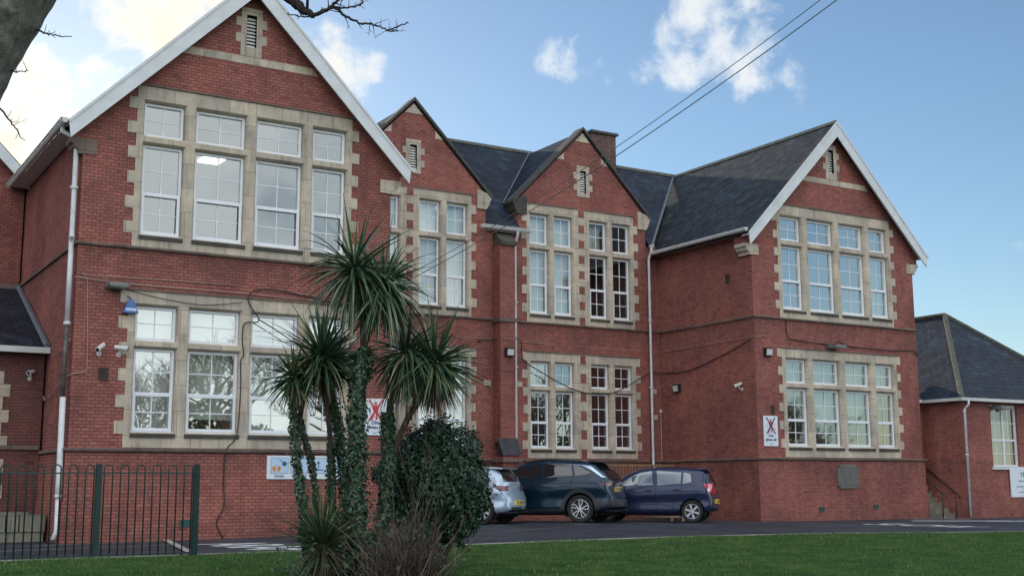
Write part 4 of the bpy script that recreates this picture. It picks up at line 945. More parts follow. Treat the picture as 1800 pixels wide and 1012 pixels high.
TN = signboard('fire_assembly_sign', 30.14, 31.9, .66, 1.63, .455, 'white fire notice sign on posts-height wall below annex window')
TN['label'] = 'white fire notice with dark red heading below the annex window'
tx = MB(); textmb(tx, 'T\u00c2N', .20, lambda u, v: (-.36+u, -.0325, .66+v), bold=.006, align='LEFT'); tx.build('heading', 'sign maroon', TN, norm=False)
tx = MB(); textmb(tx, 'Man Ymgynnull', .085, lambda u, v: (-.46+u, -.0325, .50+v), bold=.002, align='LEFT')
for z, a, b_ in ((.34, -.60, .5), (.25, -.26, .3), (.165, -.48, .4)):
    xx = a; rr_ = random.Random(int(z*100))
    while xx < b_: l_ = rr_.uniform(.03, .09); tx.box(xx, xx+l_, -.0335, -.0305, z-.014, z+.014); xx += l_+.018
tx.build('lettering', 'sign ink', TN, norm=False)
PQ = empty('stone_plaque', (23.62, YR-.045, 1.34), 'grey stone plaque with worn inscription under the right gable window', 'plaque')
mb = MB(); c_ = .09; w2, h2 = .45, .36
mb.prism([(-w2+c_, -.05, -h2), (w2-c_, -.05, -h2), (w2-c_, -.05, -h2+c_*.8), (w2, -.05, -h2+c_*.8), (w2, -.05, h2-c_*.8), (w2-c_, -.05, h2-c_*.8), (w2-c_, -.05, h2), (-w2+c_, -.05, h2), (-w2+c_, -.05, h2-c_*.8), (-w2, -.05, h2-c_*.8), (-w2, -.05, -h2+c_*.8), (-w2+c_, -.05, -h2+c_*.8)], (0, .049, 0)); mb.build('slab', 'plaque stone', PQ)
tx = MB(); rr_ = random.Random(5)
for k in range(8):
    z = .25-.068*k; a = -.34+rr_.uniform(0, .14)*(k % 2); b_ = -a; xx = a
    while xx < b_: l_ = rr_.uniform(.015, .05); tx.box(xx, xx+l_, -.053, -.0505, z-.011, z+.011); xx += l_+.014
tx.build('inscription', 'weathered grey', PQ)

# cables
def cable(pts, r, mat, lab, sm=3):
    P = [Vector(p) for p in pts]; out = []
    for k in range(len(P)-1):
        p0, p1, p2, p3 = P[max(k-1, 0)], P[k], P[k+1], P[min(k+2, len(P)-1)]
        for j in range(sm): t_ = j/sm; out.append(.5*((2*p1)+(-p0+p2)*t_+(2*p0-5*p1+4*p2-p3)*t_*t_+(-p0+3*p1-3*p2+p3)*t_**3))
    out.append(P[-1]); mb = MB(); mb.tube(out, r, 6)
    return tag(mb.build('cable', mat, smooth=True), lab, 'cable', 'cables on the walls')
cable([(.20, -.02, 3.43), (.24, -.02, 3.44), (.30, -.02, 3.6), (.22, -.02, 5.35), (.28, -.02, 5.45), (3.4, -.02, 5.50)], .010, 'cable pale', 'thin pale conduit running up the left corner and over the window')
cable([(-.05, -.02, 5.40), (.55, -.02, 5.36), (1.2, -.03, 5.33), (3.5, -.03, 5.33), (4.6, -.03, 5.30), (6.2, -.03, 5.30)], .012, 'cable pale', 'lower pale conduit along the head of the left ground-floor window')
cable([(3.95, -.03, 5.50), (4.2, -.03, 5.44), (6.9, -.03, 5.38)], .009, 'cable pale', 'short pale cable ending above the third ground-floor light')
cable([(.97, -.05, 5.24), (1.5, -.05, 5.12), (2.6, -.05, 5.0), (3.55, -.05, 5.13)], .008, 'cable black', 'thin black wire dipping from floodlight across the window head')
cable([(5.9, -.04, 5.26), (5.0, -.04, 5.38), (4.25, -.05, 5.47), (3.80, -.06, 5.40), (3.66, -.06, 5.2), (3.80, -.06, 4.95), (3.92, -.06, 4.8), (3.88, -.06, 4.70), (3.60, -.06, 4.66), (3.56, -.06, 4.3), (3.60, -.06, 3.95), (3.54, -.05, 3.82), (3.56, -.05, 3.2), (3.50, -.05, 2.2), (3.26, -.10, 1.88), (3.24, -.07, 1.2), (3.26, -.09, .7), (3.10, -.09, .35), (3.26, -.1, .03)], .0135, 'cable black', 'thick black cable looping down the mullion to the ground')
cable([(3.9, -.06, 4.78), (4.25, -.06, 4.6), (4.8, -.06, 4.3), (5.4, -.06, 4.1)], .013, 'cable black', 'black cable sagging right across the third upper light')
cable([(-.05, 1.9, 3.9), (-.05, .35, 4.0), (-.06, -.01, 4.1)], .012, 'cable pale', 'upper pale conduit on the left side wall'); cable([(-.05, 2.5, 3.1), (-.05, 2.2, 3.0), (-.05, .2, 3.35), (.2, -.02, 3.43)], .014, 'cable pale', 'lower pale conduit on the left side wall')
cable([(13.0, YM-.03, 5.42), (14.2, 5.6, 5.55), (14.56, YM-.1, 4.98), (15.29, YM-.1, 4.57), (16.35, YM-.1, 4.13), (17.22, YM-.1, 3.97), (18.12, YM-.1, 4.07), (19.45, YM-.1, 4.72), (19.95, YM-.1, 4.75), (XR-.05, 4.6, 4.72), (XR-.05, 3.2, 5.0), (XR-.05, 2.2, 5.25), (XR-.05, 1.6, 5.45)], .017, 'cable black', 'black cable sagging across the middle ground-floor windows')
cable([(10.5, YM-.03, 5.5), (13.4, YM-.03, 5.52), (13.7, 5.6, 5.5), (14.25, 5.6, 5.5), (14.35, YM-.03, 5.5), (19.9, YM-.03, 5.46), (XR-.03, 5.8, 5.46), (XR-.03, 1.5, 5.50), (XR+.3, YR-.03, 5.52)], .010, 'cable pale', 'pale wire along the middle wall and inner side wall')
cable([(21.32, YR-.04, 6.1), (21.33, YR-.04, 5.62), (21.6, YR-.04, 5.50), (22.8, YR-.04, 5.44), (23.2, YR-.04, 5.40)], .016, 'cable black', 'black cable dropping from the right gable upper window to floodlight')
cable([(23.3, YR-.05, 5.42), (23.55, YR-.05, 5.56), (24.0, YR-.04, 5.42), (26.0, YR-.04, 5.40), (27.0, YR-.04, 5.44), (27.2, YR-.02, 5.2)], .016, 'cable black', 'black cable from floodlight to the right edge of the right gable')
cable([(20.6, YR-.02, 5.5), (20.62, YR-.02, 5.2)], .007, 'cable pale', 'short wire above the right gable box lamp')
mb = MB(); mb.tube([(19.98, YM-.03, 3.46), (19.98, YM-.03, 3.56)], .05, 10); mb.tube([(19.98, YM-.03, 3.48), (19.98, YM-.03, 1.8)], .008, 6); tag(mb.build('sensor', 'pale plastic'), 'round white sensor on a thin wire in the inner corner', 'sensor')
for k, (off, lab) in enumerate(((0, 'upper of the two overhead cables crossing the sky'), (1, 'lower of the two overhead cables crossing the sky'))):
    A = Vector((7.3, -.08, 5.92-.14*off)); B = at(1700+26*off, -200+6*off, 17)
    pts = [A.lerp(B, t_/24)+Vector((0, 0, -.35*4*(t_/24)*(1-t_/24))) for t_ in range(25)]
    mb = MB(); mb.tube(pts, .0075 if off == 0 else .0095, 6); tag(mb.build('overhead_cable', 'cable grey', smooth=True), lab, 'cable', 'overhead cables')

# ------------------------------------------------------------------ railings, fence
FE = empty('bow_top_fence', (-1.3, -6.3, 0), 'dark green bow-topped metal fence on the lawn edge at left', 'fence')
def fe(mb, name, **k):
    o = mb.build(name, 'fence green', None, **k); o.parent = FE; o.matrix_parent_inverse = Matrix.Translation((1.3, 6.3, 0)); return o
fy = lambda x: -6.40 if x > .6 else (-6.40+(.70-x)*.14)
posts = [.70, -.78, -2.26, -3.74]
for x in posts:
    mb = MB(); y = fy(x); mb.box(x-.042, x+.042, y-.042, y+.042, -.2, 1.45); mb.prism([(x-.03, y-.03, 1.45), (x+.03, y-.03, 1.45), (x+.03, y+.03, 1.45), (x-.03, y+.03, 1.45)], (0, 0, .015)); fe(mb, 'post')
for z in (1.32, .075):
    mb = MB()
    for a, b_ in zip(posts[:-1], posts[1:]): mb.bar((a-.043, fy(a), z), (b_+.043, fy(b_), z), .035, .022)
    fe(mb, 'rail')
for a, b_ in zip(posts[:-1], posts[1:]):
    for k in range(6):
        xc = a-.13-.2415*k; y = fy(xc); r_ = .064; mb = MB()
        pts = [(xc+r_, y, -.02), (xc+r_, y, 1.38)]+[(xc+r_*math.cos(t_), y, 1.385+r_*math.sin(t_)) for t_ in [math.pi*q/8 for q in range(1, 8)]]+[(xc-r_, y, 1.38), (xc-r_, y, -.02)]
        mb.tube(pts, .0115, 6); fe(mb, 'bow', smooth=True)
RL = empty('slatted_railing', (18.5, 5.1, 0), 'low slatted wooden railing behind the blue hatchback', 'railing')
def rl(mb, name, mat='rail wood'):
    o = mb.build(name, mat, None); o.parent = RL; o.matrix_parent_inverse = Matrix.Translation((-18.5, -5.1, 0)); return o
mb = MB(); mb.bar((16.7, 5.1, 1.72), (19.75, 5.1, 1.72), .05, .05); rl(mb, 'top_rail')
mb = MB(); mb.bar((16.7, 5.1, .35), (19.75, 5.1, .35), .05, .05); rl(mb, 'bottom_rail')
for k in range(26):
    mb = MB(); x = 16.75+.118*k; mb.box(x-.014, x+.014, 5.085, 5.115, .38, 1.69); rl(mb, 'slat')
mb = MB(); 
for q in (18.60, 18.76): mb.box(q-.035, q+.035, 4.72, 4.74, 1.25, 1.62)
mb.box(18.5, 18.86, 4.745, 4.755, 1.25, 1.62); tag(mb.build('notice_plate', ['sign white']), 'small white notice on the railing behind the blue hatchback', 'sign')
pal = empty('wooden_pallet', (17.6, 2.7, hz(17.6, 2.7)), 'pale wooden pallet lying behind the blue hatchback', 'pallet', None, .2)
for k in range(3): mb = MB(); mb.box(-.6+.52*k, -.46+.52*k, -.5, .5, 0, .1); mb.build('bearer', 'pallet wood', pal)
mb = MB()
for k in range(6): mb.box(-.62, .62, -.5+.18*k, -.40+.18*k, .101, .12)
mb.build('deck_boards', 'pallet wood', pal)
hp = empty('hazard_post', (-1.42, -.9, hz(-1.4, -.9)), 'black post with yellow bands at the far left edge', 'post')
mb = MB(); mb.tube([(0, 0, 0), (-.1, 0, 1.0)], .06, 10); mb.build('pole', 'black plastic', hp); mb = MB()
for z in (.42, .62, .80): mb.tube([(-.1*z, 0, z), (-.1*(z+.1), 0, z+.1)], .064, 10)
mb.build('yellow_bands', 'hazard yellow', hp)

# ------------------------------------------------------------------ cars
def lerp_tab(tab, x):
    X = [r[0] for r in tab]; return [float(np.interp(x, X, [r[i] for r in tab])) for i in range(1, len(tab[0]))]
def build_car(name, label, S, P, az, paint):
    """S: spec; P: ground point of the rear left wheel; az: heading"""
    L, Wd, xr, xf, rw = S['L'], S['W'], S['xr'], S['xf'], S['r']
    th = math.pi/2-rad(az); c_, s_ = math.cos(th), math.sin(th); lx_, ly_ = xr, Wd/2-.12
    ox, oy = P[0]-(c_*lx_-s_*ly_), P[1]-(s_*lx_+c_*ly_)
    root = empty(name, (ox, oy, P[2]), label, 'car', 'cars parked by the school', th)
    NX, xsamp = 150, None
    xs_ = np.linspace(0, L, NX); tab = S['tab']
    cols_ = np.array([lerp_tab(tab, x) for x in xs_])       # zb zbelt ztop wmax wbelt wtop
    k_ = np.exp(-np.linspace(-2, 2, 9)**2); k_ /= k_.sum()
    for i in range(cols_.shape[1]): cols_[:, i] = np.convolve(np.pad(cols_[:, i], 4, mode='edge'), k_, 'valid')
    sec = []
    for i, x in enumerate(xs_):
        zb, zbelt, ztop, wm, wb, wt = cols_[i]
        zbelt = min(zbelt, ztop-.03)
        pts = [(0, zb), (wm-.14, zb), (wm-.045, zb+.03), (wm-.008, zb+.13), (wm-.05, zb+(zbelt-zb)*.42), (wm-.03, zb+(zbelt-zb)*.60), (wm, zb+(zbelt-zb)*.72), (wm-.022, zbelt-.09), (wb, zbelt), (wt+.01, max(zbelt+.005, ztop-.06)), (wt-.10, ztop-.004), (wt*.5, ztop+.018), (0, ztop+.025)]
        a = np.array(pts); d = np.r_[0, np.cumsum(np.hypot(*np.diff(a, axis=0).T))]; u = np.linspace(0, d[-1], 56)
        yy, zz = np.interp(u, d, a[:, 0]), np.interp(u, d, a[:, 1])
        for _ in range(2): yy[1:-1] = (yy[:-2]+2*yy[1:-1]+yy[2:])/4; zz[1:-1] = (zz[:-2]+2*zz[1:-1]+zz[2:])/4
        # rounded plan at the two ends
        e0 = max(0, 1-x/.42); e1 = max(0, 1-(L-x)/.7); f = 1-.17*e0**2-.30*e1**2; xx = np.full_like(zz, x)
        xx = xx+S['tail']*max(0, 1-x/.35)*np.clip((zz-.62)/.30, 0, 1)
        xx = xx+e0**2*.10*(yy/max(wm, .1))**2*1.2-e1**2*.12*(yy/max(wm, .1))**2
        sec.append(np.c_[xx, yy*f, zz])
    sec = np.array(sec); NV = sec.shape[1]
    mbf = MB(); idx = {}
    for i in range(NX):
        for j in range(NV): idx[i, j, 1] = mbf.vert(sec[i, j])
        for j in range(NV):
            if j in (0, NV-1): idx[i, j, -1] = idx[i, j, 1]
            else: q = sec[i, j]; idx[i, j, -1] = mbf.vert((q[0], -q[1], q[2]))
    ra = rw+S.get('gap', .05)
    allf = []; kept = []
    for i in range(NX-1):
        for j in range(NV-1):
            for s2 in (1, -1):
                f = (idx[i, j, s2], idx[i+1, j, s2], idx[i+1, j+1, s2], idx[i, j+1, s2])
                if s2 < 0: f = f[::-1]
                if len(set(f)) < 3: continue
                ce = (sec[i, j]+sec[i+1, j+1])/2; allf.append(f)
                if abs(ce[1]) > Wd/2-.34 and min(math.hypot(ce[0]-xr, ce[2]-rw), math.hypot(ce[0]-xf, ce[2]-rw)) < ra: continue
                if j < NV-1: kept.append(f)
    for e in (0, NX-1):
        loop = [idx[e, j, 1] for j in range(NV)]+[idx[e, j, -1] for j in range(NV-2, 0, -1)]; loop = loop[::-1] if e else loop
        allf.append(tuple(loop)); kept.append(tuple(loop))
    bvh = BVHTree.FromPolygons([Vector(v) for v in mbf.v], allf)
    mbf.f = [tuple(dict.fromkeys(f)) for f in kept]; mbf.m = [0]*len(kept)
    body = mbf.build('body', paint, root, smooth=True); smooth_by_angle(body, 50)
    core = MB(); core.box(.35, L-.35, -Wd/2+.30, Wd/2-.30, .2, .72); core.box(.05, L-.2, -Wd/2+.16, Wd/2-.16, S['tab'][3][1]+.02, S['tab'][3][1]+.05)
    for xw in (xr, xf):
        for s2 in (1, -1):
            n_ = 16; ring = [(xw+(ra+.01)*math.cos(t_), s2*(Wd/2-.30), rw+(ra+.01)*math.sin(t_)) for t_ in [math.pi*(-.15+1.3*q/n_) for q in range(n_+1)]]
            for q in range(n_): a, b_ = ring[q], ring[q+1]; core.poly([a, b_, (b_[0], s2*(Wd/2-.035), b_[2]), (a[0], s2*(Wd/2-.035), a[2])])
    core.build('underbody', 'underbody', root, norm=False)
    def hit(kind, u, v, sd_=1):
        if kind == 'side': o_, d_ = Vector((u, sd_*3, v)), Vector((0, -sd_, 0))
        elif kind == 'rear': o_, d_ = Vector((-2, u, v)), Vector((1, 0, 0))
        else: o_, d_ = Vector((L+2, u, v)), Vector((-1, 0, 0))
        p, n_, _, _ = bvh.ray_cast(o_, d_)
        return (p, n_) if p is not None else (None, None)
    def patch(poly, kind, nm, mat, off=.006, sd_=1, rows=8, cols=14, par=None, smooth=True):
        us = [p[0] for p in poly]; vs_ = [p[1] for p in poly]; v0, v1 = min(vs_), max(vs_); mb = MB(); grid = []
        for r_ in range(rows+1):
            v = v0+(v1-v0)*(r_/rows); v = min(max(v, v0+1e-4), v1-1e-4); xs2 = []
            for q in range(len(poly)):
                (a, b_), (c2, d2) = poly[q], poly[(q+1) % len(poly)]
                if (b_ <= v < d2) or (d2 <= v < b_): xs2.append(a+(c2-a)*(v-b_)/(d2-b_))
            if len(xs2) < 2: continue
            lo, hi = min(xs2), max(xs2); row = []
            for q in range(cols+1):
                p, n_ = hit(kind, lo+(hi-lo)*q/cols, v, sd_)
                row.append(None if p is None else p+(n_ if n_.dot(p-Vector((L/2, 0, .7))) > 0 else -n_)*off)
            grid.append(row)
        for r_ in range(len(grid)-1):
            for q in range(cols):
                c4 = [grid[r_][q], grid[r_][q+1], grid[r_+1][q+1], grid[r_+1][q]]
                if None not in c4: mb.poly(c4)
        if mb.f:
            bmv = mb.build(nm, mat, par or root, norm=False, smooth=smooth)
            bm = bmesh.new(); bm.from_mesh(bmv.data); bmesh.ops.remove_doubles(bm, verts=bm.verts, dist=1e-4); bm.to_mesh(bmv.data); bm.free(); return bmv
    def seam(pts, w_=.007, nm='door_seam', mat='underbody', sd_=1, off=.003, kind='side'):
        mb = MB(); out = []
        for (a, b_) in zip(pts[:-1], pts[1:]):
            n_ = 10
            for q in range(n_): t_ = q/n_; out.append((a[0]+(b_[0]-a[0])*t_, a[1]+(b_[1]-a[1])*t_))
        out.append(pts[-1]); P3 = [hit(kind, u, v, sd_)[0] for u, v in out]; P3 = [p for p in P3 if p is not None]
        if len(P3) > 1: mb.tube(P3, w_, 4, False); return mb.build(nm, mat, root, norm=False)
    for sd2 in (1, -1):
        for nm, poly, mat in S['windows']: patch(poly, 'side', nm, mat, sd_=sd2, off=.008)
        for poly in S.get('trims', []): patch(poly, 'side', 'window_trim', S.get('trimmat', 'chrome strip'), sd_=sd2, off=.014, rows=4, cols=24)
        for poly in S.get('clad', []): patch(poly, 'side', 'sill_cladding', 'car plastic', sd_=sd2, off=.010, rows=4, cols=20)
        if S.get('archclad'):
            for xw in (xr, xf):
                mb = MB(); n_ = 22; inn, outp = [], []
                for q in range(n_+1):
                    t_ = math.pi*(-.10+1.2*q/n_)
                    for rr2, lst in ((ra-.01, inn), (ra+.085, outp)):
                        u, v = xw+rr2*math.cos(t_), rw+rr2*math.sin(t_); p, _ = hit('side', min(max(u, .06), L-.06), max(v, S['tab'][3][1]+.04), sd2); lst.append(None if p is None else Vector((p.x, p.y+sd2*.02, p.z)))
                for q in range(n_):
                    if None in (inn[q], inn[q+1], outp[q], outp[q+1]): continue
                    mb.poly([inn[q], outp[q], outp[q+1], inn[q+1]])
                    a, b_ = inn[q], inn[q+1]; mb.poly([a, b_, (b_.x, b_.y-sd2*.08, b_.z), (a.x, a.y-sd2*.08, a.z)])
                    a, b_ = outp[q], outp[q+1]; mb.poly([a, b_, (b_.x, b_.y-sd2*.03, b_.z), (a.x, a.y-sd2*.03, a.z)])
                mb.build('arch_cladding', 'car plastic', root, norm=False)
        for ln in S['seams']: seam(ln, sd_=sd2)
        for (u, v) in S['handles']:
            p, _ = hit('side', u, v, sd2); mb = MB(); mb.box(p.x-.09, p.x+.09, min(p.y, p.y+sd2*.03), max(p.y, p.y+sd2*.03), v-.014, v+.014); mb.build('door_handle', paint, root)
        patch(S['lamp_side'], 'side', 'tail_lamp', S['lampmat'], sd_=sd2, off=.012, rows=8)
        patch([(sd2*a, b_) for a, b_ in S['lamp_rear']], 'rear', 'tail_lamp', S['lampmat'], off=.012, rows=8)
        for poly in S.get('lamp_clear', []): patch([(sd2*a, b_) for a, b_ in poly], 'rear', 'reversing_lamp', 'lamp clear', off=.017, rows=4)
        if S.get('rails'):
            z_ = S['H']; pts = []
            for u in np.linspace(S['rails'][0], S['rails'][1], 12):
                o_ = bvh.ray_cast(Vector((u, sd2*(Wd/2-.33), 3)), Vector((0, 0, -1)))[0]; pts.append(o_+Vector((0, 0, .035)))
            pts[0].z -= .03; pts[-1].z -= .03; mb = MB(); mb.tube(pts, .016, 6); mb.build('roof_rail', 'black plastic', root, smooth=True)
        p, _ = hit('side', S['mirror'][0], S['mirror'][1], sd2); mb = MB()
        c0 = p+Vector((0, sd2*.12, .02)); mb.prism([c0+Vector((-.03, -sd2*.07, -.06)), c0+Vector((-.03, sd2*.08, -.05)), c0+Vector((-.03, sd2*.09, .05)), c0+Vector((-.03, -sd2*.06, .07))], (.13, 0, 0)); mb.bar(p-Vector((0, sd2*.03, 0)), c0, .03, .03); mb.build('mirror', paint, root)
    patch(S['rearwin'], 'rear', 'rear_window', 'car glass', off=.010, rows=10)
    if S.get('spoiler'):
        x0_, z0_, x1_ = S['spoiler']; mb = MB(); w2 = S['tab'][6][6]-.06
        mb.prism([(x0_, -w2, z0_), (x1_, -w2, z0_+.045), (x1_, -w2, z0_+.0), (x0_+.02, -w2, z0_-.03)], (0, 2*w2, 0)); mb.build('spoiler', S.get('spoilmat', paint), root)
    for poly in S.get('rear_dark', []): patch(poly, 'rear', 'bumper_insert', 'car plastic', off=.010, rows=5)
    # number plate on the tail
    py, pz = 0, S['plate']; p, n_ = hit('rear', 0, pz); mb = MB(); x_ = min(hit('rear', a, pz+b_)[0].x for a in (-.26, 0, .26) for b_ in (-.055, .055))-.012
    pr = MB(); pr.box(x_-.004, x_+.05, -.26, .26, pz-.057, pz+.057); po = pr.build('number_plate', 'plate yellow', root)
    for q in range(7):
        if q == 4: continue
        mb.box(x_-.007, x_-.0045, -.22+.065*q, -.22+.065*q+.038, pz-.034, pz+.034)
    mb.build('plate_characters', 'sign ink', po)
    for poly in S.get('badge', []): patch(poly, 'rear', 'badge', 'lamp clear', off=.014, rows=3)
    # wheels
    for xw in (xr, xf):
        for s2 in (1, -1):
            yo = s2*(Wd/2-.035); wth = .21; prof = [(rw*.66, yo-s2*.02), (rw*.90, yo-s2*.0), (rw*.985, yo-s2*.025), (rw, yo-s2*.06), (rw, yo-s2*(wth-.05)), (rw*.93, yo-s2*wth), (rw*.6, yo-s2*wth)]
            mb = MB(); n_ = 40; rings = [[mb.vert((xw+r_*math.cos(2*math.pi*q/n_), y, rw+r_*math.sin(2*math.pi*q/n_))) for q in range(n_)] for r_, y in prof]
            for a in range(len(rings)-1):
                for q in range(n_): q2 = (q+1) % n_; mb.face((rings[a][q], rings[a][q2], rings[a+1][q2], rings[a+1][q]))
            wh = mb.build('wheel', 'tyre', root, smooth=True); smooth_by_angle(wh, 50)
            rm_ = MB(); rr2 = rw*.68
            prof = [(rr2, yo-s2*.012), (rr2*.965, yo-s2*.004), (rr2*.93, yo-s2*.02), (rr2*.90, yo-s2*.10)]
            rings = [[rm_.vert((xw+r_*math.cos(2*math.pi*q/n_), y, rw+r_*math.sin(2*math.pi*q/n_))) for q in range(n_)] for r_, y in prof]
            for a in range(len(rings)-1):
                for q in range(n_): q2 = (q+1) % n_; rm_.face((rings[a][q], rings[a][q2], rings[a+1][q2], rings[a+1][q]))
            rm_.tube([(xw, yo-s2*.07, rw), (xw, yo-s2*.012, rw)], rr2*.17, 14)
            ns = S['spokes']
            for q in range(ns):
                t_ = 2*math.pi*q/ns+.3; d_ = Vector((math.cos(t_), 0, math.sin(t_))); pn = Vector((-d_.z, 0, d_.x)); c0 = Vector((xw, yo-s2*.028, rw))
                def spoke(a0, a1, w0, w1, r0, r1):
                    A_, B_2 = c0+d_*rr2*r0+pn*a0*rr2, c0+d_*rr2*r1+pn*a1*rr2
                    rm_.prism([A_+pn*w0*rr2, B_2+pn*w1*rr2, B_2-pn*w1*rr2, A_-pn*w0*rr2], (0, s2*.014, 0))
                if S['spoketype'] == 'split': spoke(.02, .30, .05, .045, .15, .72); spoke(.30, .12, .045, .05, .70, .97); spoke(-.02, -.10, .05, .04, .15, .95)
                else: spoke(0, .10, .085, .05, .1, .95); spoke(0, -.10, .085, .05, .1, .95)
            rm_.build('rim', S['rimmat'], wh, smooth=False)
            dk = MB(); dk.tube([(xw, yo-s2*.11, rw), (xw, yo-s2*.105, rw)], rr2*.93, 24); dk.build('brake_disc', 'dark alloy', wh)
    return root
SUV = dict(L=4.5, W=1.86, H=1.65, xr=.93, xf=3.61, r=.365, gap=.06, tail=.10,
    tab=[(0, .42, .95, 1.02, .86, .78, .66), (.06, .38, .98, 1.08, .90, .82, .70), (.20, .32, 1.05, 1.20, .925, .85, .70), (.45, .28, 1.10, 1.42, .93, .87, .66), (.62, .26, 1.12, 1.55, .93, .87, .64),
         (1.0, .24, 1.11, 1.61, .93, .87, .64), (1.7, .23, 1.09, 1.65, .93, .87, .65), (2.2, .23, 1.07, 1.64, .93, .87, .64), (2.6, .23, 1.06, 1.575, .93, .87, .62), (3.0, .23, 1.05, 1.41, .93, .87, .60), (3.35, .24, 1.03, 1.19, .93, .86, .60), (3.6, .25, 1.0, 1.05, .925, .84, .62), (4.1, .27, .92, .99, .91, .80, .62), (4.4, .34, .78, .84, .88, .78, .6), (4.5, .42, .66, .72, .84, .74, .56)],
    windows=[('front_window', [(2.02, 1.16), (3.22, 1.11), (3.08, 1.22), (2.65, 1.43), (2.3, 1.51), (2.05, 1.545)], 'car glass'), ('rear_side_window', [(1.13, 1.19), (1.92, 1.165), (1.95, 1.55), (1.22, 1.515)], 'car glass'), ('quarter_window', [(.60, 1.26), (1.06, 1.205), (1.15, 1.50), (.98, 1.45)], 'car glass')],
    trims=[[(.28, 1.16), (.36, 1.16), (.78, 1.44), (1.2, 1.535), (1.95, 1.565), (2.0, 1.575), (1.2, 1.56), (.72, 1.49)]],
    clad=[[(1.36, .24), (3.18, .24), (3.18, .36), (1.36, .36)], [(.05, .42), (.48, .35), (.52, .60), (.04, .62)]], archclad=True,
    seams=[[(1.98, 1.13), (1.96, .42)], [(3.12, 1.05), (3.1, .42)], [(1.12, 1.15), (1.22, .80), (1.4, .55), (1.44, .42)], [(1.44, .42), (3.05, .42)], [(.1, .88), (1.2, .93), (3.3, .87)]],
    handles=[(2.2, .93), (1.36, .96)], lamp_side=[(.08, .93), (.42, 1.0), (.10, 1.02), (.06, 1.0)], lamp_rear=[(.30, .97), (.84, .93), (.84, 1.02), (.30, 1.01)], lampmat='tail dark red',
    rearwin=[(-.60, 1.12), (.60, 1.12), (.50, 1.50), (-.50, 1.50)], spoiler=(.30, 1.575, .78), spoilmat='black plastic', rear_dark=[[(-.80, .42), (.80, .42), (.80, .60), (-.80, .60)]],
    plate=.86, rails=(.85, 2.5), mirror=(3.05, 1.12), spokes=5, spoketype='split', rimmat='alloy')
HAT = dict(L=3.68, W=1.60, H=1.48, xr=.62, xf=2.99, r=.30, gap=.04, tail=.06,
    tab=[(0, .40, .86, .98, .72, .66, .58), (.05, .35, .90, 1.04, .76, .70, .60), (.14, .30, .95, 1.22, .79, .73, .60), (.26, .27, .97, 1.38, .80, .745, .58), (.42, .25, .97, 1.43, .80, .75, .57),
         (.9, .22, .96, 1.465, .80, .75, .58), (1.6, .21, .94, 1.48, .80, .75, .58), (2.1, .21, .92, 1.44, .80, .75, .57), (2.45, .21, .91, 1.30, .80, .745, .55), (2.85, .22, .91, 1.06, .80, .74, .55), (3.1, .24, .90, .97, .79, .72, .54), (3.45, .28, .78, .86, .76, .68, .52), (3.62, .34, .66, .74, .72, .62, .48), (3.68, .4, .58, .64, .68, .58, .45)],
    windows=[('front_window', [(1.66, .99), (2.72, .95), (2.58, 1.06), (2.15, 1.31), (1.72, 1.385)], 'pale car glass'), ('rear_side_window', [(.92, 1.02), (1.55, .99), (1.58, 1.385), (.90, 1.36)], 'pale car glass'), ('quarter_window', [(.62, 1.10), (.70, 1.04), (.86, 1.03), (.84, 1.34), (.66, 1.30)], 'pale car glass')],
    seams=[[(1.60, .97), (1.58, .34)], [(2.66, .93), (2.68, .40), (2.62, .34)], [(.86, .98), (.95, .75), (1.12, .52), (1.16, .34)], [(1.16, .34), (2.62, .34)], [(.3, .84), (1.2, .84), (2.7, .80)], [(1.1, .40), (1.5, .50), (2.6, .42)]],
    handles=[(1.80, .86), (1.02, .88)], lamp_side=[(.03, .80), (.10, .74), (.22, .90), (.34, 1.04), (.12, 1.06)], lamp_rear=[(.50, .95), (.70, .78), (.72, 1.05), (.58, 1.04)], lampmat='tail red', lamp_clear=[[(.60, .84), (.70, .80), (.70, .90), (.60, .92)]],
    rearwin=[(-.54, 1.06), (.54, 1.06), (.46, 1.37), (-.46, 1.37)], spoiler=(.12, 1.425, .45), rear_dark=[[(-.55, .30), (.55, .30), (.50, .42), (-.50, .42)]],
    plate=.56, mirror=(2.5, .97), spokes=6, spoketype='plain', rimmat='hubcap', badge=[[(-.05, .86), (.05, .86), (.05, .92), (-.05, .92)]])
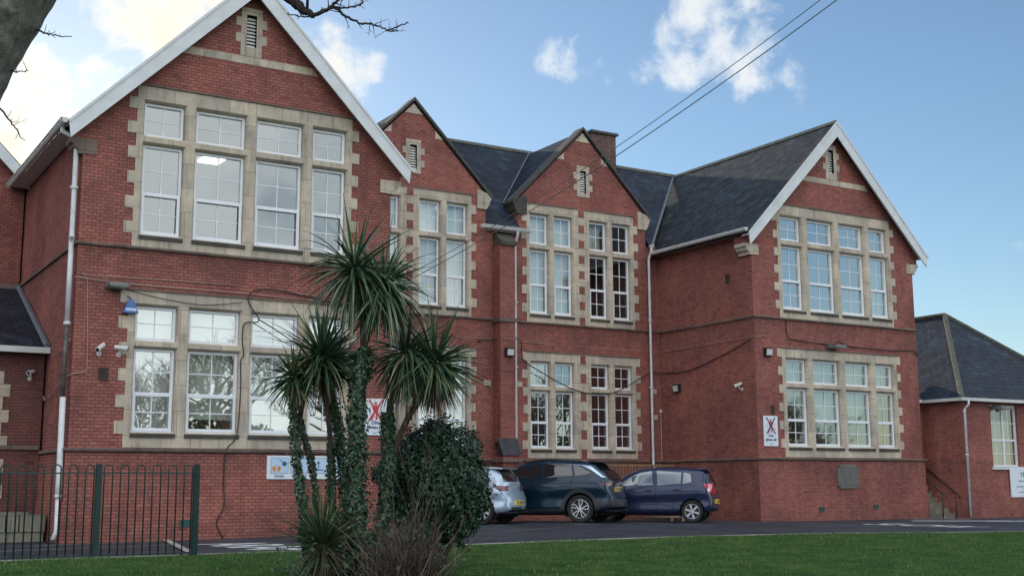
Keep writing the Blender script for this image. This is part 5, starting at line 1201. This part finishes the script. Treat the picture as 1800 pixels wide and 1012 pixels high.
SIL = dict(HAT, L=4.05, W=1.78, H=1.45, xr=.74, xf=3.32, r=.325, tail=.14,
    tab=[(0, .38, .86, .96, .82, .74, .62), (.05, .33, .92, 1.02, .86, .77, .64), (.18, .28, .95, 1.12, .885, .80, .62), (.42, .25, .96, 1.30, .89, .80, .58), (.62, .24, .96, 1.385, .89, .80, .57),
         (1.0, .22, .95, 1.42, .89, .80, .58), (1.8, .20, .93, 1.45, .89, .80, .59), (2.4, .20, .91, 1.41, .89, .80, .58), (2.75, .20, .90, 1.27, .89, .79, .56), (3.15, .21, .89, 1.03, .885, .79, .56), (3.4, .23, .88, .94, .87, .77, .56), (3.8, .28, .76, .82, .84, .72, .54), (3.98, .34, .64, .70, .80, .66, .5), (4.05, .4, .56, .62, .76, .62, .46)],
    windows=[('front_window', [(1.9, .97), (3.0, .94), (2.8, 1.06), (2.35, 1.29), (1.95, 1.36)], 'car glass'), ('rear_side_window', [(1.05, 1.01), (1.80, .98), (1.85, 1.36), (1.15, 1.32)], 'car glass')],
    seams=[[(1.85, .96), (1.84, .34)], [(2.95, .93), (2.95, .36)], [(1.0, .97), (1.15, .72), (1.36, .50), (1.4, .34)]], handles=[(2.05, .85)],
    lamp_side=[(.02, .80), (.30, .84), (.46, .92), (.08, .96)], lamp_rear=[(.42, .82), (.84, .80), (.84, .94), (.48, .94)], lampmat='tail dark red', lamp_clear=[],
    rearwin=[(-.58, 1.04), (.58, 1.04), (.47, 1.33), (-.47, 1.33)], spoiler=(.30, 1.375, .75), plate=.52, mirror=(2.75, .96), spokes=8, rimmat='alloy', badge=[[(-.05, .86), (.05, .86), (.0, .94), (-.0, .94)]])
build_car('parked_car', 'dark teal crossover car with roof rails between the two hatchbacks', SUV, (12.98, .6, .14), -38, 'teal paint')
build_car('parked_car', 'small dark blue hatchback with bright red tail lamps, nearest the right gable', HAT, (16.32, .14, .10), -42, 'blue paint')
build_car('parked_car', 'pale silver hatchback half hidden behind the round bush', SIL, (10.07, .65, .165), -38, 'silver paint')

# ------------------------------------------------------------------ plants
GP = Vector((0, 0, 0))
def ground_at(x, y, depth):      # ground point under a photo position at a depth
    p = at(x, y, depth); return Vector((p.x, p.y, hz(p.x, p.y)+.03))
def sword_head(mb, c, up, n, length, rng, spread=(0, 2.2), width=.021, droop=1.0, bias=None):
    up = up.normalized(); a = up.orthogonal().normalized(); b_ = up.cross(a)
    for k in range(n):
        th = spread[0]+(spread[1]-spread[0])*math.sqrt((k+.5)/n)+rng.uniform(-.12, .12); ph = k*2.39996+rng.uniform(-.3, .3)
        d = up*math.cos(th)+(a*math.cos(ph)+b_*math.sin(ph))*math.sin(th)
        if bias: d = (d+bias*rng.uniform(.2, 1)).normalized()
        L_ = length*rng.uniform(.72, 1.12); w_ = width*rng.uniform(.8, 1.2); p = c+d*.03+up*rng.uniform(-.06, .04)
        side = d.cross(Vector((0, 0, 1))); side = side.normalized() if side.length > .05 else a
        side = (side*math.cos(rng.uniform(-.7, .7))+d.cross(side)*math.sin(rng.uniform(-.7, .7))).normalized()
        ns = 6; prev = None; sag = droop*rng.uniform(.3, 1.2)*(.25+.9*math.sin(min(th, 1.7)))
        for s_ in range(ns+1):
            t_ = s_/ns; ww = w_*(.55+1.3*t_ if t_ < .3 else (1-t_)*1.35+.02)*1.0; ww = min(ww, w_)
            q0, q1 = mb.vert(p-side*ww), mb.vert(p+side*ww)
            if prev: mb.face((prev[0], prev[1], q1, q0))
            prev = (q0, q1); d = (d+Vector((0, 0, -1))*sag*.16*(t_+.25)).normalized(); p = p+d*L_/ns
def leaf(mb, p, n_, s_, rng):
    n_ = n_.normalized(); a = n_.orthogonal().normalized(); b_ = n_.cross(a); t_ = rng.uniform(0, 6.28); u = a*math.cos(t_)+b_*math.sin(t_); v = n_.cross(u)
    P = [(-.5, 0), (-.32, .38), (0, .30), (.12, .46), (.5, 0), (.12, -.46), (0, -.30), (-.32, -.38)]
    mb.poly([p+u*x*s_+v*y*s_+n_*(.12*s_*(abs(y)*2-.5)) for x, y in P])
def path(pts, n=24):
    P = [Vector(p) for p in pts]; out = []
    for k in range(len(P)-1):
        p0, p1, p2, p3 = P[max(k-1, 0)], P[k], P[k+1], P[min(k+2, len(P)-1)]
        for j in range(6): t_ = j/6; out.append(.5*((2*p1)+(-p0+p2)*t_+(2*p0-5*p1+4*p2-p3)*t_*t_+(-p0+3*p1-3*p2+p3)*t_**3))
    return out+[P[-1]]
def cabbage_palm(px, depth, r0, r1, heads, ivy, label, seed, extra=None):
    """px: trunk line in the photo from foot to crown"""
    rng = random.Random(seed); base = ground_at(px[0][0], px[0][1], depth)
    root = empty('cabbage_palm', base, label, 'palm', 'cabbage palms in the lawn clump')
    inv = Matrix.Translation(-base)
    def put(mb, nm, mat, par=None, **k):
        o = mb.build(nm, mat, None, norm=False, **k); o.parent = par or root; o.matrix_parent_inverse = inv; return o
    lines = [px]+(extra or []); allp = []
    for q, ln in enumerate(lines):
        dd = depth if q == 0 else depth-.02*q
        pts = [at(x, y, dd) for x, y in ln]
        if q == 0: pts = [base-Vector((0, 0, .1))]+pts[1:] if len(pts) > 1 else pts
        pp = path(pts); mb = MB(); n_ = len(pp)
        rr_ = [(r0+(r1-r0)*k/(n_-1))*(1+.08*math.sin(k*2.1))*(1 if q == 0 else .8) for k in range(n_)]; mb.tube(pp, rr_, 12)
        o = put(mb, 'trunk', 'palm trunk', smooth=True); allp.append((pp, rr_))
        # shaggy leaf bases
        mb = MB()
        for k in range(140):
            i = rng.randrange(int(n_*.2), n_); p = pp[i]; t_ = rng.uniform(0, 6.28); nn_ = Vector((math.cos(t_), math.sin(t_), 0)); a = p+nn_*rr_[i]; l_ = rng.uniform(.06, .16)
            mb.poly([a+Vector((-nn_.y, nn_.x, 0))*.008, a-Vector((-nn_.y, nn_.x, 0))*.008, a+nn_*.03+Vector((0, 0, -l_))])
        put(mb, 'leaf_bases', 'dead leaf')
        if q == 0 and ivy:
            mb = MB(); z1 = ivy[0]; cnt = ivy[1]; tops = [k for k in range(n_) if pp[k].z < z1]
            for k in range(int(cnt*.95)):
                i = rng.choice(tops); f = rng.random(); p = pp[i].lerp(pp[min(i+1, n_-1)], f); t_ = rng.uniform(0, 6.28); nn_ = Vector((math.cos(t_), math.sin(t_), rng.uniform(-.1, .4)))
                thick = ivy[2]*.42*(1+.45*math.sin(p.z*4.3+t_+seed)+.25*math.sin(p.z*11+seed*2))*(1-.35*max(0, (p.z-z1+.5)))
                leaf(mb, p+nn_*(rr_[i]+abs(rng.gauss(0, 1))*thick*.5+thick*.3), nn_+Vector((rng.uniform(-.6, .6), rng.uniform(-.6, .6), rng.uniform(-.2, .7))), rng.uniform(.026, .052), rng)
            put(mb, 'ivy', 'ivy leaf')
    for (x, y, n_, L_, up, spr, dr, dead, mat) in heads:
        c = at(x, y, depth); mb = MB(); u = RR*up[0]+UU*up[1]+FW*up[2]; sword_head(mb, c, u, n_, L_, rng, spr, droop=dr); put(mb, 'crown', mat)
        if dead:
            mb = MB(); sword_head(mb, c-u.normalized()*.05, -Vector((0, 0, 1))+RR*dead[1], dead[0], L_*.85, rng, (0, .75), width=.010, droop=.9); put(mb, 'dead_leaves', 'dead leaf')
    return root
cabbage_palm([(549, 1012), (537, 938), (525, 834), (516, 705), (517, 665)], 15.6, .034, .032, [(517, 662, 120, .52, (-.1, 1, -.1), (0, 2.4), 1.0, (60, 0), 'yellow sword leaf')], (2.25, 2200, .10),
    'short ivy-clad palm with small crown, leftmost in the clump', 11)
cabbage_palm([(560, 1005), (556, 880), (546, 805), (528, 736), (548, 655)], 15.75, .028, .030, [(552, 640, 60, .55, (-.3, 1, 0), (0, 1.9), .8, (25, 0), 'yellow sword leaf')], (1.9, 700, .05),
    'thinnest palm stem leaning behind the leftmost palm', 12)
cabbage_palm([(588, 1008), (584, 869), (580, 764), (572, 690), (568, 630)], 15.9, .034, .032, [(566, 625, 260, .84, (-.12, 1, -.1), (0, 2.2), .8, (100, 0), 'sword leaf')], (1.6, 1300, .06),
    'palm with broad crown in front of the ground-floor window', 13)
cabbage_palm([(622, 1008), (606, 869), (595, 760), (580, 690), (574, 650)], 16.1, .042, .036, [(590, 640, 90, .66, (.35, .9, .2), (0, 1.9), 1.0, (40, .1), 'sword leaf')], (2.3, 2400, .10),
    'ivy-covered palm curving up behind the broad-crowned one', 14)
cabbage_palm([(636, 1010), (630, 938), (627, 799), (631, 677), (640, 600), (632, 480)], 15.5, .075, .042,
    [(622, 472, 300, .90, (-.12, 1, -.1), (0, 2.75), 1.5, (60, -.1), 'sword leaf'), (674, 500, 270, .80, (.08, 1, -.15), (0, 2.75), 1.5, (60, .0), 'sword leaf')], (2.75, 6200, .17),
    'tallest palm with two crowns on one thick ivy trunk', 15, [[(640, 600), (655, 555), (672, 508)]])
cabbage_palm([(668, 1010), (676, 870), (683, 799), (686, 712), (716, 640)], 16.0, .055, .042,
    [(715, 618, 300, .82, (-.15, .9, .1), (0, 2.8), 1.6, (120, -.1), 'sword leaf'), (764, 636, 300, .82, (.02, 1, -.1), (0, 2.2), .85, (420, -.02), 'sword leaf')], (2.0, 3400, .12),
    'right-hand forked palm with dead leaves hanging under its crowns', 16, [[(690, 799), (714, 740), (742, 695), (764, 648)]])
# young plant with no trunk at the foot of the clump
rng = random.Random(21); base = ground_at(566, 1000, 15.0); yp = empty('young_cabbage_palm', base, 'young trunkless palm tuft at the foot of the left palms', 'palm')
mb = MB(); sword_head(mb, Vector((0, 0, .42)), Vector((0, 0, 1)), 240, .80, rng, (0, 1.35), width=.011, droop=.8); sword_head(mb, Vector((0, 0, .40)), Vector((0, 0, 1)), 90, .55, rng, (1.2, 2.4), width=.011, droop=1.2); mb.build('leaves', 'yellow sword leaf', yp, norm=False)
mb = MB(); sword_head(mb, Vector((0, 0, .40)), Vector((0, 0, -1)), 60, .5, rng, (0, 1.2), width=.012, droop=.5); mb.build('dead_leaves', 'dead leaf', yp, norm=False)
mb = MB(); mb.tube([(0, 0, -.1), (0, 0, .45)], [.07, .05], 10); mb.build('trunk', 'palm trunk', yp)

def leafy_bush(name, lobes, depth, n, ls, label, cat, seed, mat, foot):
    rng = random.Random(seed); base = ground_at(foot[0], foot[1], depth); root = empty(name, base, label, cat); px = depth/FPX
    C3 = [(at(x, y, depth+dz)-base, r*px*.93) for x, y, r, dz in lobes]; mb = MB(); tot = sum(r**2 for _, r in C3)
    for c, r in C3:
        for k in range(int(n*r*r/tot)):
            d = Vector((rng.gauss(0, 1), rng.gauss(0, 1), rng.gauss(0, 1))).normalized(); f = 1-abs(rng.gauss(0, .16)); f *= 1+.10*math.sin(d.x*7+seed)*math.sin(d.z*6+c.x*3)
            p = c+d*r*f*(1+.09*math.sin(d.x*13+d.z*9+seed))
            if p.z < 0: continue
            leaf(mb, p, d+Vector((rng.uniform(-.8, .8), rng.uniform(-.8, .8), rng.uniform(-.3, .9))), ls*rng.uniform(.6, 1.25), rng)
    for k in range(170):
        c, r = C3[rng.randrange(len(C3))]; d = Vector((rng.gauss(0, 1), rng.gauss(0, .6), abs(rng.gauss(.2, .9)))).normalized(); u = (d+Vector((0, 0, .7))).normalized(); p = c+d*r*.95
        if p.z < .25: continue
        for j in range(9): leaf(mb, p+u*.022*j+Vector((rng.uniform(-1, 1), rng.uniform(-1, 1), rng.uniform(-1, 1)))*.02, u+Vector((rng.uniform(-1, 1), rng.uniform(-1, 1), 0)), ls*rng.uniform(.6, 1.1), rng)
    mb.build('foliage', mat, root, norm=False)
    mb = MB()
    for c, r in C3:
        mb.tube([(rng.uniform(-.06, .06), rng.uniform(-.06, .06), -.05), c*.5+Vector((rng.uniform(-.05, .05), 0, 0)), c], [.03, .022, .01], 6)
        for k in range(7): d = Vector((rng.gauss(0, 1), rng.gauss(0, 1), rng.gauss(0, 1)+.4)).normalized(); mb.tube([c*.7, c+d*r*.45, c+d*r*.9], [.012, .008, .003], 5)
    mb.build('stems', 'twig bark', root); return root
leafy_bush('evergreen_bush', [(770, 850, 78, 0), (740, 810, 56, -.1), (795, 800, 58, .1), (762, 778, 40, 0), (820, 850, 46, .1), (722, 870, 46, .1), (790, 900, 62, .15), (738, 915, 52, 0), (835, 880, 28, 0), (765, 755, 20, 0), (702, 850, 34, .2), (672, 835, 22, .3)], 16.6, 34000, .042,
    'dense dark evergreen bush beside the silver car', 'bush', 31, 'bush leaf', (765, 965))
# bare twiggy shrub in front
rng = random.Random(41); base = ground_at(712, 1006, 14.7); sh = empty('bare_shrub', base, 'bare brown twiggy shrub in front of the evergreen bush', 'shrub')
mb = MB(); tw = MB()
for k in range(300):
    a = rng.uniform(0, 6.28); lean = abs(rng.gauss(0, .75)); h_ = rng.uniform(.35, .9) if k > 50 else (rng.uniform(.9, 1.3) if k > 14 else rng.uniform(1.5, 2.1)); lean *= 1 if k > 45 else .55
    b0 = Vector((rng.gauss(0, .22), rng.gauss(0, .15), -.05)); d = Vector((math.cos(a)*lean, math.sin(a)*lean, 1)).normalized(); p = b0; pts = [p]; cur = Vector((rng.uniform(-.25, .25), rng.uniform(-.25, .25), rng.uniform(-.25, .05)))
    for s_ in range(7): d = (d+cur*.22+Vector((rng.uniform(-.1, .1), rng.uniform(-.1, .1), rng.uniform(-.05, .06)))).normalized(); p = p+d*h_/7; pts.append(p)
    r_ = rng.uniform(.004, .0085); mb.tube(pts, [r_*(1-.75*i/7) for i in range(8)], 4, False)
    for q in range(5):
        i = rng.randrange(2, 7); dd = (pts[i+1]-pts[i]).normalized(); sdv = Vector((rng.uniform(-1, 1), rng.uniform(-1, 1), rng.uniform(-.2, .8))).normalized(); l_ = rng.uniform(.06, .2); e0 = pts[i]+(dd+sdv*.9).normalized()*l_
        mb.tube([pts[i], pts[i].lerp(e0, .5)+Vector((0, 0, .01)), e0], [r_*.5, r_*.4, r_*.15], 3, False)
mb.build('twigs', 'twig', sh, norm=False)
rng = random.Random(43)      # brambly skirt of ivy on the ground round the trunks
gi = MB()
for k in range(4200):
    x = rng.gauss(640, 55); dd = 15.6+rng.gauss(0, .35); p = ground_at(x, 1000, dd); hgt = abs(rng.gauss(0, .30))
    leaf(gi, p+Vector((0, 0, hgt)), Vector((rng.uniform(-1, 1), rng.uniform(-1, .2), rng.uniform(.2, 1))), rng.uniform(.035, .07), rng)
tag(gi.build('ground_ivy', 'ivy leaf', norm=False), 'low ivy spreading over the soil under the palms', 'ivy', kind='stuff')

# big bare tree at the left edge and its overhanging branch
TR = empty('bare_tree', (-7.6, -20.5, -.5), 'thick grey lichened tree trunk leaning in at the top left', 'tree')
inv = Matrix.Translation((7.6, 20.5, .5))
def tr(mb, nm, mat='bark', **k):
    o = mb.build(nm, mat, None, **k); o.parent = TR; o.matrix_parent_inverse = inv; return o
dT = 6.0
tp = path([Vector((-7.6, -20.5, -.6)), Vector((-7.5, -20.6, .6)), at(-190, 420, dT), at(-98, 205, dT), at(-55, 105, dT), at(-3, 20, dT), at(45, -60, dT), at(150, -230, dT)])
mb = MB(); mb.tube(tp, [.225-.03*k/(len(tp)-1)+.003*math.sin(k*1.7) for k in range(len(tp))], 28); tr(mb, 'trunk', smooth=True)
def limb(pts, r0, r1, nm='branch', sub=0, rng=None, twl=.3):
    pp = path(pts); n_ = len(pp); mb = MB(); rng = rng or random.Random(len(pts)); pp = [p+Vector((rng.uniform(-1, 1), rng.uniform(-1, 1), rng.uniform(-1, 1)))*.006 for p in pp]
    mb.tube(pp, [r0+(r1-r0)*k/(n_-1) for k in range(n_)], 7)
    for k in range(sub):
        i = rng.randrange(int(n_*.25), n_-1); d = (pp[i+1]-pp[i]).normalized(); s_ = (RR*rng.uniform(-1, 1)+UU*rng.uniform(-.6, 1)+FW*rng.uniform(-.6, .6)).normalized(); v = (d*.8+s_).normalized(); l_ = twl*rng.uniform(.3, 1); q = [pp[i]]
        for j in range(4): v = (v+Vector((rng.uniform(-1, 1), rng.uniform(-1, 1), rng.uniform(-1, 1)))*.28+Vector((0, 0, .05))).normalized(); q.append(q[-1]+v*l_/4)
        rr_ = max(.002, (r0+(r1-r0)*i/n_)*.45); mb.tube(q, [rr_, rr_*.85, rr_*.7, rr_*.5, rr_*.35], 5)
        for j in (2, 3):
            if rng.random() < .6: v2 = (v+s_*rng.choice((-1, 1))).normalized(); mb.tube([q[j], q[j]+v2*l_*.15, q[j]+v2*l_*.3+Vector((0, 0, .01))], [rr_*.5, rr_*.4, rr_*.3], 4)
    return tr(mb, nm, 'twig bark', smooth=True)
dB = 6.6
limb([at(150, -230, dT), at(280, -190, 6.3), at(420, -90, 6.5), at(505, -8, dB), at(530, 15, dB), at(551, 28, dB)], .07, .014, sub=3)
limb([at(551, 28, dB), at(575, 17, dB), at(592, 2, dB), at(612, -18, dB)], .012, .006, sub=5, twl=.12)
limb([at(560, 24, dB), at(588, 13, dB), at(602, 25, dB), at(628, 38, dB), at(655, 44, dB), at(679, 53, dB), at(701, 54, dB)], .010, .003, sub=14, twl=.12, rng=random.Random(5))
limb([at(679, 53, dB), at(698, 49, dB), at(716, 40, dB)], .005, .003, sub=3, twl=.05)
limb([at(588, 13, dB), at(610, 14, dB), at(634, 8, dB), at(640, -8, dB)], .006, .003, sub=6, twl=.1)
limb([at(551, 28, dB), at(533, 30, dB), at(517, 27, dB), at(505, 22, dB)], .005, .0025, sub=5, twl=.06)
limb([at(45, 40, dT), at(75, 58, dT), at(95, 62, dT), at(124, 64, dT)], .006, .002, sub=5, twl=.08)
limb([at(15, 118, dT), at(28, 128, dT), at(48, 124, dT)], .005, .002, sub=4, twl=.07)
limb([at(-30, 150, dT), at(10, 205, dT), at(28, 228, dT), at(42, 246, dT)], .006, .002, sub=6, twl=.09)
limb([at(150, -230, dT), at(260, -420, 6.2), at(320, -700, 6.6)], .13, .05, sub=6, twl=.8)

# trees and hedge across the road behind the camera: they show in the window glass
def bare_tree_mesh(seed, H):
    rng = random.Random(seed); mb = MB()
    def grow(p, d, l_, r_, lv):
        pts = [p]; v = d
        for j in range(4): v = (v+Vector((rng.uniform(-1, 1), rng.uniform(-1, 1), rng.uniform(-.5, .8)))*.16).normalized(); pts.append(pts[-1]+v*l_/4)
        mb.tube(pts, [r_*(1-.12*j) for j in range(5)], 8 if lv < 2 else (5 if lv < 3 else 3), False)
        if lv >= 6: return
        for k in range(4 if lv < 2 else 3):
            i = rng.choice((2, 3, 4)); s_ = Vector((rng.uniform(-1, 1), rng.uniform(-1, 1), rng.uniform(-.15, .7))).normalized()
            grow(pts[i], (v*.75+s_*.85).normalized(), l_*rng.uniform(.6, .8), r_*.60, lv+1)
    grow(Vector((0, 0, 0)), Vector((0, 0, 1)), H*.30, H*.019, 0); return mb
protos = []
for s_ in (1, 2):
    t_ = bare_tree_mesh(s_, 13); r_ = empty('roadside_tree', (0, 0, -.5), '', 'tree'); t_.build('trunk_and_limbs', 'twig bark', r_, norm=False); protos.append(r_)
spots = [(11.5, -37, 1.0), (16.5, -39, 1.1), (22, -37, 1.0), (28, -41, 1.0), (42, -38, 1.0), (48, -41, 1.1), (59, -37, .95), (70, -46, .8), (4, -42, 1.0)]
for i, (x, y, k) in enumerate(spots):
    src = protos[i % 2]
    if i < 2: o = src
    else:
        o = src.copy(); COL.objects.link(o)
        for chd in list(src.children): c2 = chd.copy(); COL.objects.link(c2); c2.parent = o
    o.location = (x, y, -.55); o.scale = (k, k, k); o.rotation_euler = (0, 0, i*1.3)
    o['label'] = ['bare', 'taller forked', 'second bare', 'wide bare', 'lone bare', 'tallest bare', 'bare right-hand', 'small bare', 'bare left-hand'][i]+' roadside tree across the road, mirrored in the '+['leftmost ground-floor window', 'second ground-floor window', 'third ground-floor window', 'fourth ground-floor window', 'middle ground-floor windows', 'inner middle windows', 'right gable lower window', 'right gable last light', 'glass by the lean-to'][i]; o['category'] = 'tree'; o['group'] = 'bare trees across the road'
rng = random.Random(77); hd = MB()
for k in range(14000):
    x = rng.uniform(-15, 85); y = -55+rng.uniform(-.8, .8); z = -.55+rng.uniform(0, 2.8+.8*math.sin(x*.35)+.5*math.sin(x*1.1)+5*math.exp(-((x-50)/8)**2)+2*math.exp(-((x-20)/7)**2)); leaf(hd, Vector((x, y, z)), Vector((rng.uniform(-1, 1), 1, rng.uniform(-.3, 1))), rng.uniform(.3, .6), rng)
tag(hd.build('hedge', 'far foliage', norm=False), 'long dark hedge across the road behind the viewer', 'hedge', kind='stuff')
print('OBJECTS BUILT', len(bpy.data.objects))
